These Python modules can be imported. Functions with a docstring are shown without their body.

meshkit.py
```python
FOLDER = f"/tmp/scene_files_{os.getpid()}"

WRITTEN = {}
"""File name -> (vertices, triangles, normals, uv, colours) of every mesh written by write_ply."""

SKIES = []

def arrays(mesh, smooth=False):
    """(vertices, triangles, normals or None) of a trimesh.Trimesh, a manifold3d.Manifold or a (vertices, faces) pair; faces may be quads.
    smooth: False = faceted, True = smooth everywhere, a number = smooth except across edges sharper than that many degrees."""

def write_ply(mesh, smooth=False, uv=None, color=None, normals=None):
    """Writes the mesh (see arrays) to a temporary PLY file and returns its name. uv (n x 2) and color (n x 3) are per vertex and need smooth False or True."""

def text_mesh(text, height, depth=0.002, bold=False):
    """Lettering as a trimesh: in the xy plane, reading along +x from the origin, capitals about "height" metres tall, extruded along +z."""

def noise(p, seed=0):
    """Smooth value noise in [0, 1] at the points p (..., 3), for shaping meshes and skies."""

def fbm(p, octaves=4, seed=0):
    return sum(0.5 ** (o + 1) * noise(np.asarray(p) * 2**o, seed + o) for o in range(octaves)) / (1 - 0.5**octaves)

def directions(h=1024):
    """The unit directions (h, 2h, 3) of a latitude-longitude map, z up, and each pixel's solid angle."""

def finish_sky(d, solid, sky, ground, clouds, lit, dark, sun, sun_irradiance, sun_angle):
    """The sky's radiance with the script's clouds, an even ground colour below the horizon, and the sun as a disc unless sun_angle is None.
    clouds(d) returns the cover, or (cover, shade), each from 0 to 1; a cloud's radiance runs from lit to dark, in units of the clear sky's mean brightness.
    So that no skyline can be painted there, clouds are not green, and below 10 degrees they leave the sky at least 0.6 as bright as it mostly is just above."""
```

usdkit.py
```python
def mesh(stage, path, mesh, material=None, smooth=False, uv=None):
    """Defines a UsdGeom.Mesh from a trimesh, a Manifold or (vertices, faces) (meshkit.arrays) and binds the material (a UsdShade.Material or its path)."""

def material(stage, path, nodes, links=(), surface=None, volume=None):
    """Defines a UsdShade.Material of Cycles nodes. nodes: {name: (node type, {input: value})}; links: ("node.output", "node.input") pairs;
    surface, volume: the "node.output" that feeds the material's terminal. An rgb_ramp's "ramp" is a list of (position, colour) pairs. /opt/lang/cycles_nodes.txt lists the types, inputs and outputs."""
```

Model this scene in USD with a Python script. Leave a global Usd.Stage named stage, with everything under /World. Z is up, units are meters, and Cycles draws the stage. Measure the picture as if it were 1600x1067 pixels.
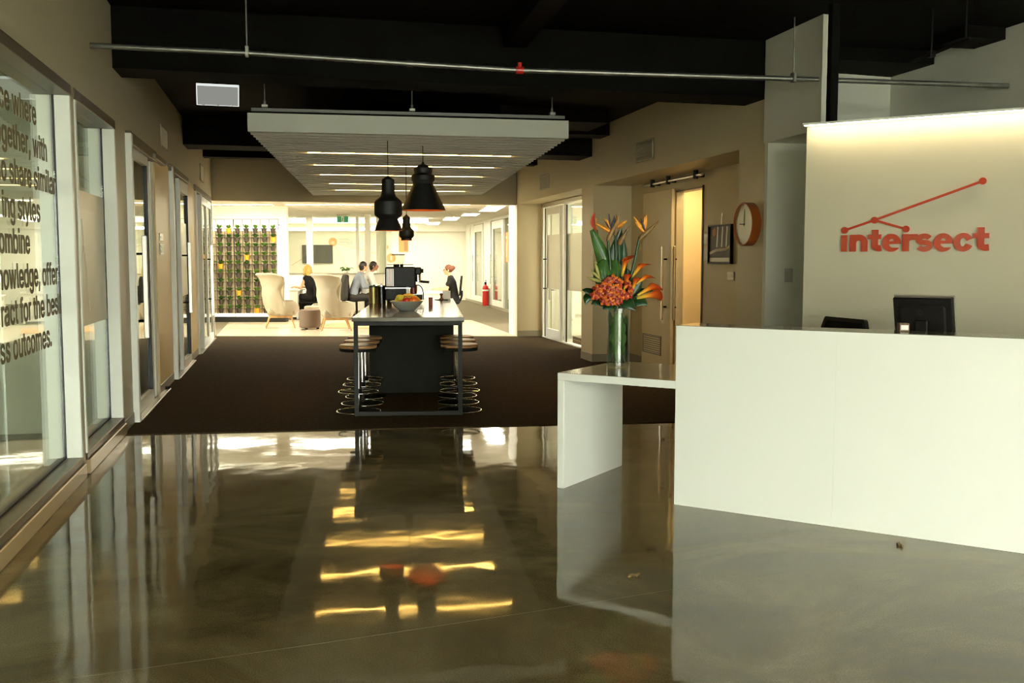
import math, random
import numpy as np, trimesh, manifold3d as m3
from shapely.geometry import LineString, Polygon, Point, box as sbox
from shapely.ops import unary_union
import usdkit, meshkit
from pxr import Usd, UsdGeom, UsdLux, UsdShade, Gf, Sdf, Vt

stage = Usd.Stage.CreateInMemory()
UsdGeom.SetStageUpAxis(stage, UsdGeom.Tokens.z)
UsdGeom.SetStageMetersPerUnit(stage, 1.0)
UsdGeom.Xform.Define(stage, '/World')
PI = math.pi

# ---------------------------------------------------------------- camera, sky, exposure
YAW, PITCH, FPX = math.atan(350 / 1555), math.atan(128.5 / 1555), 1555.0
cam = UsdGeom.Camera.Define(stage, '/World/camera')
cam.CreateHorizontalApertureAttr(36.0)
cam.CreateVerticalApertureAttr(36.0 * 1067 / 1600)
cam.CreateFocalLengthAttr(36.0 * FPX / 1600)
cam.CreateClippingRangeAttr(Gf.Vec2f(0.05, 300))
cam.AddTranslateOp().Set(Gf.Vec3d(0, 0, 1.5))
cam.AddRotateZOp().Set(-math.degrees(YAW))
cam.AddRotateXOp().Set(90 - math.degrees(PITCH))
cam.CreateExposureAttr(0.0)

dome = UsdLux.DomeLight.Define(stage, '/World/sky')
dome.CreateColorAttr(Gf.Vec3f(1.0, 0.985, 0.88))
dome.CreateIntensityAttr(6.0)
FAR_E, HALL_E = 24.0, 1.0            # strength of the far office's lamps, of the hall's own lamps

# ---------------------------------------------------------------- helpers
LOOK = '/World/Looks'
UsdGeom.Scope.Define(stage, LOOK)
_used = {}


def numbered(parent, name):
    k = (parent, name)
    n = _used.get(k, 0)
    _used[k] = n + 1
    return name if n == 0 else f'{name}_{n:03d}'


def tag(p, label=None, cat=None, group=None, kind=None):
    for k, v in (('label', label), ('category', cat), ('group', group), ('kind', kind)):
        if v:
            p.SetCustomDataByKey(k, v)
    return p


def thing(name, label, cat, loc=(0, 0, 0), rz=0.0, group=None, kind=None):
    x = UsdGeom.Xform.Define(stage, '/World/' + numbered('/World', name))
    x.AddTranslateOp().Set(Gf.Vec3d(*map(float, loc)))
    x.AddRotateZOp().Set(float(rz))
    return tag(x.GetPrim(), label, cat, group, kind)


def part(parent, name, mesh, mat, smooth=False, label=None, kind=None):
    pp = str(parent.GetPath())
    if isinstance(mesh, list):
        mesh = cat_(mesh)
    m = usdkit.mesh(stage, pp + '/' + numbered(pp, name), mesh, mat, smooth)
    return tag(m.GetPrim(), label, None, None, kind)


def solo(name, mesh, mat, label, cat, group=None, kind=None, smooth=False):
    if isinstance(mesh, list):
        mesh = cat_(mesh)
    m = usdkit.mesh(stage, '/World/' + numbered('/World', name), mesh, mat, smooth)
    return tag(m.GetPrim(), label, cat, group, kind)


def copy_of(src, label, loc, rz=0.0, group=None, scale=None):
    nm = src.GetName().rstrip('0123456789').rstrip('_') if src.GetName()[-3:].isdigit() else src.GetName()
    was = src.GetCustomData()
    x = UsdGeom.Xform.Define(stage, '/World/' + numbered('/World', nm))
    x.AddTranslateOp().Set(Gf.Vec3d(*map(float, loc)))
    x.AddRotateZOp().Set(float(rz))
    p = x.GetPrim()
    p.GetReferences().AddInternalReference(src.GetPath())
    p.SetInstanceable(True)
    return tag(p, label, was['category'], group or was.get('group'))


def cat_(ms):
    return trimesh.util.concatenate([tm(m) for m in ms])


def tm(m):
    if isinstance(m, trimesh.Trimesh):
        return m
    if hasattr(m, 'to_mesh'):
        g = m.to_mesh()
        return trimesh.Trimesh(np.array(g.vert_properties[:, :3]), np.array(g.tri_verts), process=False)
    v, f, _ = meshkit.arrays(m)
    return trimesh.Trimesh(v, f, process=False)


def box(x0, x1, y0, y1, z0, z1, b=0.0):
    if b <= 0:
        m = trimesh.creation.box((x1 - x0, y1 - y0, z1 - z0))
        m.apply_translation(((x0 + x1) / 2, (y0 + y1) / 2, (z0 + z1) / 2))
        return m
    pts = []
    for X, sx in ((x0, 1), (x1, -1)):
        for Y, sy in ((y0, 1), (y1, -1)):
            for Z, sz in ((z0, 1), (z1, -1)):
                pts += [(X, Y + sy * b, Z + sz * b), (X + sx * b, Y, Z + sz * b), (X + sx * b, Y + sy * b, Z)]
    return trimesh.convex.convex_hull(np.array(pts))


def rbox(x0, x1, y0, y1, z0, z1, r, seg=16):
    s = m3.Manifold.sphere(r, seg)
    return tm(m3.Manifold.batch_hull([s.translate((x, y, z)) for x in (x0 + r, x1 - r) for y in (y0 + r, y1 - r) for z in (z0 + r, z1 - r)]))


def cyl(r, z0, z1, seg=24, at=(0, 0), r2=None):
    return tm(m3.Manifold.cylinder(z1 - z0, r, r if r2 is None else r2, seg).translate((at[0], at[1], z0)))


def lathe(prof, seg=32, at=(0, 0, 0)):
    m = trimesh.creation.revolve(np.array(prof, float), sections=seg)
    m.apply_translation(at)
    m.fix_normals()
    return m


def rod(a, b, r, seg=12):
    return trimesh.creation.cylinder(r, segment=(np.array(a, float), np.array(b, float)), sections=seg)


def tube(pts, r, seg=8, closed=False):
    """A tube of radius r (a number or one per point) along the points."""
    p = np.array(pts, float)
    n = len(p)
    rr = np.broadcast_to(np.asarray(r, float), (n,))
    t = np.roll(p, -1, 0) - np.roll(p, 1, 0) if closed else np.gradient(p, axis=0)
    t /= np.linalg.norm(t, axis=1, keepdims=True)
    up = np.array([0, 0, 1.0]) if abs(t[0, 2]) < 0.9 else np.array([1.0, 0, 0])
    V = []
    for i in range(n):
        s = np.cross(t[i], up)
        s /= np.linalg.norm(s)
        up = np.cross(s, t[i])
        for k in range(seg):
            a = 2 * PI * k / seg
            V.append(p[i] + rr[i] * (math.cos(a) * s + math.sin(a) * up))
    F = []
    for i in range(n if closed else n - 1):
        j = (i + 1) % n
        for k in range(seg):
            l = (k + 1) % seg
            F += [(i * seg + k, i * seg + l, j * seg + l), (i * seg + k, j * seg + l, j * seg + k)]
    if not closed:
        for b, fl in ((0, 1), ((n - 1) * seg, 0)):
            for k in range(1, seg - 1):
                F.append((b, b + k + 1, b + k) if fl else (b, b + k, b + k + 1))
    m = trimesh.Trimesh(V, F, process=False)
    m.fix_normals()
    return m


def bez(p, n=12):
    p = [np.array(q, float) for q in p]
    out = []
    for i in range(n + 1):
        t = i / n
        q = list(p)
        while len(q) > 1:
            q = [(1 - t) * a + t * b for a, b in zip(q[:-1], q[1:])]
        out.append(q[0])
    return np.array(out)


def torus(R, r, z=0, at=(0, 0), seg=40, sub=8):
    a = np.linspace(0, 2 * PI, seg, endpoint=False)
    return tube(np.stack([at[0] + R * np.cos(a), at[1] + R * np.sin(a), np.full(seg, z)], 1), r, sub, True)


def prism(poly, z0, z1):
    gs = getattr(poly, 'geoms', [poly])
    ms = [trimesh.creation.extrude_polygon(g, z1 - z0, engine='earcut') for g in gs if g.area > 1e-9]
    m = trimesh.util.concatenate(ms)
    m.apply_translation((0, 0, z0))
    return m


def frame_to(m, o, ex, ey, ez=None):
    """Places a mesh drawn in (x, y, z) at origin o with the axes ex, ey, ez."""
    ex, ey = np.array(ex, float), np.array(ey, float)
    ez = np.cross(ex, ey) if ez is None else np.array(ez, float)
    T = np.eye(4)
    T[:3, 0], T[:3, 1], T[:3, 2], T[:3, 3] = ex, ey, ez, o
    m = tm(m).copy()
    m.apply_transform(T)
    return m


def sheet(P, th):
    """A grid of points (n, m, 3) as a closed sheet of thickness th."""
    P = np.asarray(P, float)
    n, m = P.shape[:2]
    du, dv = np.gradient(P, axis=0), np.gradient(P, axis=1)
    N = np.cross(du, dv)
    N /= np.maximum(np.linalg.norm(N, axis=2, keepdims=True), 1e-9)
    A, B = P + N * th / 2, P - N * th / 2
    V = np.vstack([A.reshape(-1, 3), B.reshape(-1, 3)])
    F, o = [], n * m
    idx = lambda i, j: i * m + j
    for i in range(n - 1):
        for j in range(m - 1):
            a, b, c_, d = idx(i, j), idx(i + 1, j), idx(i + 1, j + 1), idx(i, j + 1)
            F += [(a, b, c_), (a, c_, d), (o + a, o + c_, o + b), (o + a, o + d, o + c_)]
    edge = [idx(i, 0) for i in range(n)] + [idx(n - 1, j) for j in range(1, m)] + [idx(i, m - 1) for i in range(n - 2, -1, -1)] + [idx(0, j) for j in range(m - 2, 0, -1)]
    for a, b in zip(edge, edge[1:] + edge[:1]):
        F += [(a, o + a, o + b), (a, o + b, b)]
    t = trimesh.Trimesh(V, F, process=False)
    t.fix_normals()
    return t


CY, SY = math.cos(YAW), math.sin(YAW)


def far(u, v, z=0.0):
    """The back office is square to the view of its front edge, not to the hall's walls: u to the right, v away."""
    return np.array([u * CY + v * SY, -u * SY + v * CY, z])


def fbox(u0, u1, v0, v1, z0, z1, b=0.0):
    m = box(u0, u1, v0, v1, z0, z1, b)
    m.apply_transform(trimesh.transformations.rotation_matrix(-YAW, (0, 0, 1)))
    return m


FROT = -math.degrees(YAW)

# ---------------------------------------------------------------- materials
M = {}


def pbr(name, color, rough=0.5, metal=0.0, spec=0.5, noise=None, bump=None, trans=0.0, ior=1.5, emit=None, estr=0.0, coat=0.0, sheen=0.0, subs=None):
    """noise: (scale, amount, detail) varies the tone; bump: (scale, distance) raises a fine grain."""
    n = {'p': ('principled_bsdf', {'base_color': color, 'roughness': rough, 'metallic': metal, 'specular_ior_level': spec, 'ior': ior, 'transmission_weight': trans})}
    L = []
    if coat:
        n['p'][1]['coat_weight'] = coat
        n['p'][1]['coat_roughness'] = 0.05
    if emit is not None:
        n['p'][1]['emission_color'] = emit
        n['p'][1]['emission_strength'] = estr
    if noise or bump:
        n['tc'] = ('texture_coordinate', {})
    if noise:
        sc, am, det = noise
        n['n'] = ('noise_texture', {'scale': sc, 'detail': det})
        lo, hi = [max(0, x * (1 - am)) for x in color], [min(1, x * (1 + am)) for x in color]
        n['r'] = ('rgb_ramp', {'ramp': [(0.25, lo), (0.75, hi)]})
        L += [('tc.object', 'n.vector'), ('n.fac', 'r.fac'), ('r.color', 'p.base_color')]
    if bump:
        n['bn'] = ('noise_texture', {'scale': bump[0], 'detail': 3.0})
        n['b'] = ('bump', {'strength': 0.6, 'distance': bump[1]})
        L += [('tc.object', 'bn.vector'), ('bn.fac', 'b.height'), ('b.normal', 'p.normal')]
    M[name] = usdkit.material(stage, f'{LOOK}/{name}', n, L, surface='p.BSDF')
    return M[name]


def emitter(name, color, strength):
    M[name] = usdkit.material(stage, f'{LOOK}/{name}', {'e': ('emission', {'color': color, 'strength': strength})}, [], surface='e.emission')
    return M[name]


def pane(name, tint=(0.96, 0.985, 0.965), rough=0.0):
    """A window pane: clear, mirroring more towards grazing (Schlick), so that light passes."""
    M[name] = usdkit.material(stage, f'{LOOK}/{name}', {
        'lw': ('layer_weight', {'blend': 0.5}),
        'pw': ('math', {'math_type': 'power', 'value2': 5.0}),
        'ma': ('math', {'math_type': 'multiply_add', 'value2': 0.95, 'value3': 0.045}),
        't': ('transparent_bsdf', {'color': tint}),
        'g': ('glossy_bsdf', {'color': (0.97, 1.0, 0.97), 'roughness': rough}),
        'm': ('mix_closure', {})},
        [('lw.facing', 'pw.value1'), ('pw.value', 'ma.value1'), ('ma.value', 'm.fac'), ('t.BSDF', 'm.closure1'), ('g.BSDF', 'm.closure2')], surface='m.closure')
    return M[name]


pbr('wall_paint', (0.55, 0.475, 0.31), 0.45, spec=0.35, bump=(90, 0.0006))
pbr('vent_paint', (0.46, 0.42, 0.29), 0.5)
pbr('panel_gold', (0.78, 0.56, 0.24), 0.4)  # golden light from the back office is put into this panel colour
pbr('column_paint', (0.86, 0.87, 0.76), 0.5, spec=0.35, bump=(90, 0.0006))  # whiter than the hall wall: the jump in daylight is painted in
pbr('white_wall', (0.84, 0.81, 0.70), 0.55, bump=(90, 0.0005))
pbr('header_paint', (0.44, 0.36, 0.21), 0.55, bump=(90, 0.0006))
pbr('black_paint', (0.0045, 0.0045, 0.0035), 0.8, spec=0.1, noise=(3, 0.3, 3))
pbr('black_duct', (0.005, 0.0045, 0.0035), 0.7, spec=0.1)
pbr('ceiling_tile', (0.78, 0.75, 0.64), 0.8, bump=(200, 0.0005))
pbr('frame_white', (0.84, 0.85, 0.77), 0.35)
pbr('frame_cream', (0.80, 0.78, 0.68), 0.4)
pbr('frame_brown', (0.155, 0.12, 0.075), 0.38, metal=0.3)
pbr('sill_brown', (0.42, 0.32, 0.18), 0.3, metal=0.2)
pbr('dull_steel', (0.13, 0.13, 0.12), 0.45, metal=0.4)
pbr('wall_paint_right', (0.74, 0.635, 0.40), 0.45, spec=0.35, bump=(90, 0.0006))  # lighter copy of the wall paint, the right side's stronger light in its colour
pbr('frame_grey', (0.42, 0.42, 0.36), 0.4)
pbr('gasket', (0.012, 0.012, 0.012), 0.5)
pbr('skirting', (0.36, 0.32, 0.23), 0.35)
pbr('galvanised', (0.30, 0.30, 0.265), 0.42, metal=0.85, noise=(14, 0.25, 4))
pbr('steel', (0.62, 0.60, 0.55), 0.28, metal=1.0)
pbr('chrome', (0.85, 0.85, 0.83), 0.08, metal=1.0)
pbr('dark_steel', (0.035, 0.035, 0.032), 0.45, metal=0.0, spec=0.12)
pbr('black_metal', (0.014, 0.014, 0.013), 0.5, spec=0.12)
pbr('matt_black', (0.004, 0.004, 0.004), 0.8, spec=0.03)
pbr('black_plastic', (0.012, 0.011, 0.010), 0.42, spec=0.2)
pbr('dark_plastic_soft', (0.010, 0.0095, 0.009), 0.7, spec=0.08)
pbr('bench_panel', (0.022, 0.022, 0.018), 0.6, spec=0.08, noise=(5, 0.15, 3))
pbr('desk_white', (0.87, 0.885, 0.815), 0.12, spec=0.5, coat=0.2)
pbr('sign_paint', (0.55, 0.505, 0.37), 0.16, spec=0.5)
pbr('logo_red', (0.48, 0.045, 0.016), 0.12, spec=0.6)
pbr('letter_vinyl', (0.18, 0.14, 0.068), 0.6)
pbr('slat_white', (0.45, 0.45, 0.375), 0.5)
pbr('pendant_black', (0.008, 0.008, 0.0075), 0.55, noise=(30, 0.4, 3))
pbr('pendant_copper', (0.75, 0.33, 0.12), 0.4, metal=0.6)
pbr('wood_seat', (0.42, 0.22, 0.085), 0.35, noise=(9, 0.3, 5))
pbr('wood_oak', (0.52, 0.29, 0.10), 0.4, noise=(12, 0.25, 4))
pbr('pot_grey', (0.05, 0.037, 0.025), 0.55)
pbr('pot_orange', (0.88, 0.36, 0.02), 0.5)
pbr('pot_terracotta', (0.36, 0.12, 0.03), 0.6)
pbr('chair_fabric', (0.42, 0.36, 0.255), 0.85, spec=0.2, bump=(260, 0.0008))
pbr('pouf_brown', (0.17, 0.12, 0.085), 0.85, spec=0.2, bump=(220, 0.001))
pbr('clock_rim', (0.40, 0.10, 0.018), 0.35)
pbr('clock_face', (0.55, 0.51, 0.35), 0.25, coat=0.6)
pbr('print_black', (0.03, 0.028, 0.024), 0.5)
pbr('switch_white', (0.50, 0.50, 0.43), 0.3)
pbr('plate_grey', (0.36, 0.335, 0.26), 0.3, metal=0.3)
pbr('door_cream', (0.80, 0.66, 0.42), 0.4)
pbr('door_beige', (0.88, 0.74, 0.45), 0.4)
pbr('white_lacquer', (0.86, 0.84, 0.76), 0.3)
pbr('exit_green', (0.03, 0.22, 0.09), 0.4, emit=(0.03, 0.22, 0.09), estr=0.5)
pbr('screen_dark', (0.03, 0.03, 0.028), 0.18)
pbr('orange_print', (0.80, 0.37, 0.13), 0.6)
pbr('peach_line', (0.70, 0.52, 0.34), 0.7)
pbr('grey_print', (0.45, 0.43, 0.36), 0.7)
pbr('red_paint', (0.55, 0.02, 0.015), 0.25)
pbr('skin', (0.66, 0.38, 0.23), 0.5, spec=0.35)
pbr('skin_dark', (0.34, 0.16, 0.085), 0.5, spec=0.35)
pbr('lips', (0.50, 0.17, 0.13), 0.45)
pbr('eye_dark', (0.02, 0.015, 0.012), 0.2)
pbr('hair_blonde', (0.60, 0.40, 0.10), 0.5, noise=(40, 0.45, 4))
pbr('hair_black', (0.016, 0.011, 0.008), 0.4, noise=(40, 0.4, 4))
pbr('hair_auburn', (0.16, 0.045, 0.016), 0.45, noise=(40, 0.4, 4))
pbr('cloth_black', (0.013, 0.012, 0.012), 0.8, spec=0.2, bump=(60, 0.002))
pbr('cloth_charcoal', (0.045, 0.042, 0.038), 0.85, spec=0.2, bump=(60, 0.002))
pbr('cloth_blue', (0.25, 0.28, 0.35), 0.8, spec=0.2, bump=(40, 0.003))
pbr('cloth_white', (0.74, 0.74, 0.70), 0.8, spec=0.2, bump=(40, 0.003))
pbr('bowl_grey', (0.42, 0.43, 0.37), 0.35)
pbr('banana', (0.80, 0.50, 0.03), 0.45, noise=(14, 0.2, 3))
pbr('apple_green', (0.62, 0.60, 0.05), 0.3, noise=(12, 0.2, 3))
pbr('apple_red', (0.50, 0.035, 0.02), 0.25, noise=(14, 0.5, 3))
pbr('orange_fruit', (0.80, 0.20, 0.02), 0.45, bump=(120, 0.001))
pbr('stem_brown', (0.10, 0.06, 0.025), 0.7)
pbr('mug_red', (0.20, 0.028, 0.012), 0.25)
pbr('jar_red', (0.42, 0.10, 0.035), 0.4)
pbr('tin_gold', (0.36, 0.29, 0.095), 0.35, metal=0.5, noise=(20, 0.3, 3))
pbr('paper_white', (0.80, 0.79, 0.72), 0.7)
pbr('card_brown', (0.16, 0.085, 0.045), 0.6)
pbr('kraft', (0.40, 0.22, 0.09), 0.6)
pbr('leaf_green', (0.045, 0.13, 0.02), 0.32, noise=(18, 0.4, 3))
pbr('leaf_dark', (0.012, 0.05, 0.012), 0.35, noise=(18, 0.4, 3))
pbr('leaf_bud', (0.38, 0.36, 0.09), 0.45, noise=(20, 0.25, 3))
pbr('stem_green', (0.025, 0.07, 0.022), 0.4)
pbr('plant_bright', (0.10, 0.22, 0.03), 0.5, noise=(25, 0.5, 3))
pbr('petal_orange', (0.85, 0.30, 0.012), 0.45, noise=(24, 0.3, 3))
pbr('petal_blue', (0.03, 0.025, 0.05), 0.5)
pbr('bract', (0.27, 0.15, 0.045), 0.45, noise=(16, 0.5, 3))
pbr('orchid_red', (0.34, 0.022, 0.006), 0.4, noise=(26, 0.6, 3))
pbr('orchid_tip', (0.72, 0.13, 0.010), 0.4, noise=(40, 0.75, 3))
pbr('orchid_lip', (0.55, 0.10, 0.08), 0.3)
pbr('anthurium', (0.45, 0.045, 0.015), 0.3)
pbr('dry_leaf', (0.26, 0.17, 0.06), 0.8)
pbr('paving', (0.42, 0.41, 0.37), 0.8, noise=(1.5, 0.2, 4))
pbr('joint_line', (0.17, 0.145, 0.09), 0.5)
pbr('canister_black', (0.01, 0.01, 0.01), 0.12)
pane('glass_clear')
pane('glass_far', (0.93, 0.95, 0.90))
M['glass_solid'] = usdkit.material(stage, LOOK + '/glass_solid', {'p': ('principled_bsdf', {'base_color': (0.93, 0.98, 0.95), 'roughness': 0.0, 'transmission_weight': 1.0, 'ior': 1.45})}, [], surface='p.BSDF')
pane('glass_vase', (0.94, 0.96, 0.93))
M['water'] = usdkit.material(stage, LOOK + '/water', {'p': ('principled_bsdf', {'base_color': (0.72, 0.80, 0.62), 'roughness': 0.0, 'transmission_weight': 1.0, 'ior': 1.33})}, [], surface='p.BSDF')
# frosted film: a milky veil through which light comes diffused
M['film'] = usdkit.material(stage, LOOK + '/film', {
    'd': ('diffuse_bsdf', {'color': (0.66, 0.60, 0.45)}), 't': ('translucent_bsdf', {'color': (0.72, 0.68, 0.55)}), 'c': ('transparent_bsdf', {'color': (0.9, 0.9, 0.86)}),
    'g': ('glossy_bsdf', {'color': (0.95, 0.93, 0.86), 'roughness': 0.36}), 'lw': ('layer_weight', {'blend': 0.5}),
    'pw': ('math', {'math_type': 'power', 'value2': 3.0}), 'ma': ('math', {'math_type': 'multiply_add', 'value2': 0.75, 'value3': 0.03}),
    'm1': ('mix_closure', {'fac': 0.5}), 'm2': ('mix_closure', {'fac': 0.14}), 'm3': ('mix_closure', {})},
    [('d.BSDF', 'm1.closure1'), ('t.BSDF', 'm1.closure2'), ('m1.closure', 'm2.closure1'), ('c.BSDF', 'm2.closure2'),
     ('lw.facing', 'pw.value1'), ('pw.value', 'ma.value1'), ('ma.value', 'm3.fac'), ('m2.closure', 'm3.closure1'), ('g.BSDF', 'm3.closure2')], surface='m3.closure')
# calla lilies run from yellow at the stalk to red at the rim along their own height
M['calla'] = usdkit.material(stage, LOOK + '/calla', {
    'tc': ('texture_coordinate', {}), 's': ('separate_xyz', {}), 'mr': ('math', {'math_type': 'multiply', 'value2': 1 / 0.125}),
    'r': ('rgb_ramp', {'ramp': [(0.0, (0.55, 0.45, 0.05)), (0.3, (0.85, 0.40, 0.02)), (0.55, (0.72, 0.13, 0.010)), (0.85, (0.45, 0.035, 0.006)), (1.0, (0.38, 0.025, 0.006))]}),
    'p': ('principled_bsdf', {'roughness': 0.38})},
    [('tc.object', 's.vector'), ('s.z', 'mr.value1'), ('mr.value', 'r.fac'), ('r.color', 'p.base_color')], surface='p.BSDF')
# polished concrete: mottled tone, soft waviness in the polish
M['concrete'] = usdkit.material(stage, LOOK + '/concrete', {
    'tc': ('texture_coordinate', {}),
    'mp': ('mapping', {'scale': (0.55, 0.8, 1.0)}),
    'n1': ('noise_texture', {'scale': 1.5, 'detail': 7.0, 'roughness': 0.62, 'distortion': 0.8}),
    'r1': ('rgb_ramp', {'ramp': [(0.28, (0.095, 0.068, 0.027)), (0.50, (0.185, 0.142, 0.064)), (0.72, (0.30, 0.245, 0.13))]}),
    'n2': ('noise_texture', {'scale': 160.0, 'detail': 2.0}),
    'r2': ('rgb_ramp', {'ramp': [(0.3, (0.72, 0.72, 0.72)), (0.7, (1.2, 1.2, 1.2))]}),
    'mx': ('mix_color', {'blend_type': 'multiply', 'fac': 1.0}),
    'n3': ('noise_texture', {'scale': 2.2, 'detail': 4.0, 'distortion': 0.5}),
    'r3': ('rgb_ramp', {'ramp': [(0.3, (0.022, 0.022, 0.022)), (0.75, (0.075, 0.075, 0.075))]}),
    'nb': ('noise_texture', {'scale': 3.0, 'detail': 1.5}),
    'b': ('bump', {'strength': 0.3, 'distance': 0.005}),
    'p': ('principled_bsdf', {'ior': 1.5, 'specular_ior_level': 0.5})},
    [('tc.object', 'mp.vector'), ('mp.vector', 'n1.vector'), ('n1.fac', 'r1.fac'), ('tc.object', 'n2.vector'), ('n2.fac', 'r2.fac'),
     ('r1.color', 'mx.a'), ('r2.color', 'mx.b'), ('mx.result', 'p.base_color'),
     ('tc.object', 'n3.vector'), ('n3.fac', 'r3.fac'), ('r3.color', 'p.roughness'), ('tc.object', 'nb.vector'), ('nb.fac', 'b.height'), ('b.normal', 'p.normal')], surface='p.BSDF')
pbr('carpet', (0.062, 0.041, 0.021), 0.95, spec=0.05, noise=(60, 0.45, 4), bump=(320, 0.003))
pbr('carpet_grey', (0.17, 0.145, 0.10), 0.95, spec=0.05, noise=(60, 0.3, 4), bump=(320, 0.003))
pbr('floor_light', (0.58, 0.48, 0.33), 0.2, noise=(1.2, 0.12, 3))
pbr('rug_orange', (0.62, 0.30, 0.12), 0.9)
emitter('lamp_far', (1.0, 0.92, 0.69), FAR_E)
emitter('lamp_lounge', (1.0, 0.92, 0.69), 36.0)
emitter('lamp_board', (1.0, 0.93, 0.74), 60.0)
pbr('board_beige', (0.60, 0.47, 0.32), 0.6)
emitter('lamp_inside', (1.0, 0.92, 0.70), 5.0)
emitter('lamp_slot', (1.0, 0.58, 0.13), 24.0 * HALL_E)
emitter('lamp_sign', (1.0, 0.85, 0.56), 36.0 * HALL_E)
emitter('lamp_bulb', (1.0, 0.34, 0.06), 130.0 * HALL_E)
emitter('lamp_rim', (0.95, 1.0, 0.96), 0.85)
emitter('lamp_diffuser', (0.97, 1.0, 0.90), 0.27)
emitter('lamp_slit', (1.0, 0.10, 0.02), 0.6)

# ---------------------------------------------------------------- the setting
S = 'structure'


def hexa(lo, hi):
    """A block from four floor corners lo and four roof corners hi, in the same order."""
    return trimesh.convex.convex_hull(np.array(list(lo) + list(hi), float))


fl_ = thing('floor', 'mottled polished concrete floor of the entrance hall', 'floor', kind=S)
part(fl_, 'slab', box(-8, 11, -4.0, 42, -0.2, 0), M['concrete'])
part(fl_, 'control_joint', tube([(-1.3, 3.66, 0.0001), (-0.83, 3.718, 0.0001), (0.1, 3.86, 0.0001), (1.0, 4.02, 0.0001), (2.3, 4.28, 0.0001)], 0.0009, 4), M['joint_line'], label='fine pale saw-cut line across the concrete')
solo('ground', box(-40, 40, -60, -4.0, -0.3, -0.05), M['paving'], 'pale paving outside the entrance glazing', 'paving', kind=S)
carpet_poly = Polygon([(-1.40, 8.94), (5.4, 8.37), (5.4, 18.6), (4.34, 18.8), (-1.40, 20.1)])
solo('floor_carpet', prism(carpet_poly, -0.001, 0.007), M['carpet'], 'dark brown carpet of the hall around the kitchen bench', 'carpet', kind=S)
lt = [far(-6.06, 20.2), far(-0.12, 20.2), far(-1.06, 24.7), far(-6.97, 24.7)]
solo('floor_light', prism(Polygon([(-1.38, 20.1), (4.35, 18.82), (4.40, 24.1), (-1.38, 25.4)]), -0.001, 0.0085), M['floor_light'], 'pale polished floor strip under the two wing chairs', 'floor', kind=S)
cg = [(-3.5, 20.9), (-1.38, 20.4), (-1.38, 25.4), (4.40, 24.1), (4.35, 19.0), (9.5, 17.8), (9.5, 41), (-6, 41)]
solo('floor_office', prism(Polygon(cg), -0.001, 0.007), M['carpet_grey'], 'grey carpet of the bright back office', 'carpet', kind=S)

# left wall, hall face at x = -1.40
XL = -1.40
lw = [box(-1.65, XL, -4, 1.2, 0, 3.7), box(-1.65, XL, 1.2, 7.24, 2.66, 3.7), box(-1.65, XL, 7.24, 7.37, 0, 3.7), box(-1.65, XL, 7.37, 9.0, 2.66, 3.7),
      box(-1.65, XL, 9.0, 9.6, 0, 3.7), box(-1.65, XL, 9.6, 11.5, 2.66, 3.7), box(-1.65, XL, 11.5, 12.85, 0, 3.7), box(-1.65, XL, 12.85, 15.1, 2.66, 3.7),
      box(-1.65, XL, 15.1, 16.3, 0, 3.7), box(-1.65, XL, 16.3, 19.6, 2.66, 3.7), box(-1.65, XL, 19.6, 20.25, 0, 3.7)]
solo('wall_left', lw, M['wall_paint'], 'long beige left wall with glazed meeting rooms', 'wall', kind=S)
bl = thing('baseboard_left', 'brown skirting along the left wall', 'skirting', kind=S)
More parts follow.
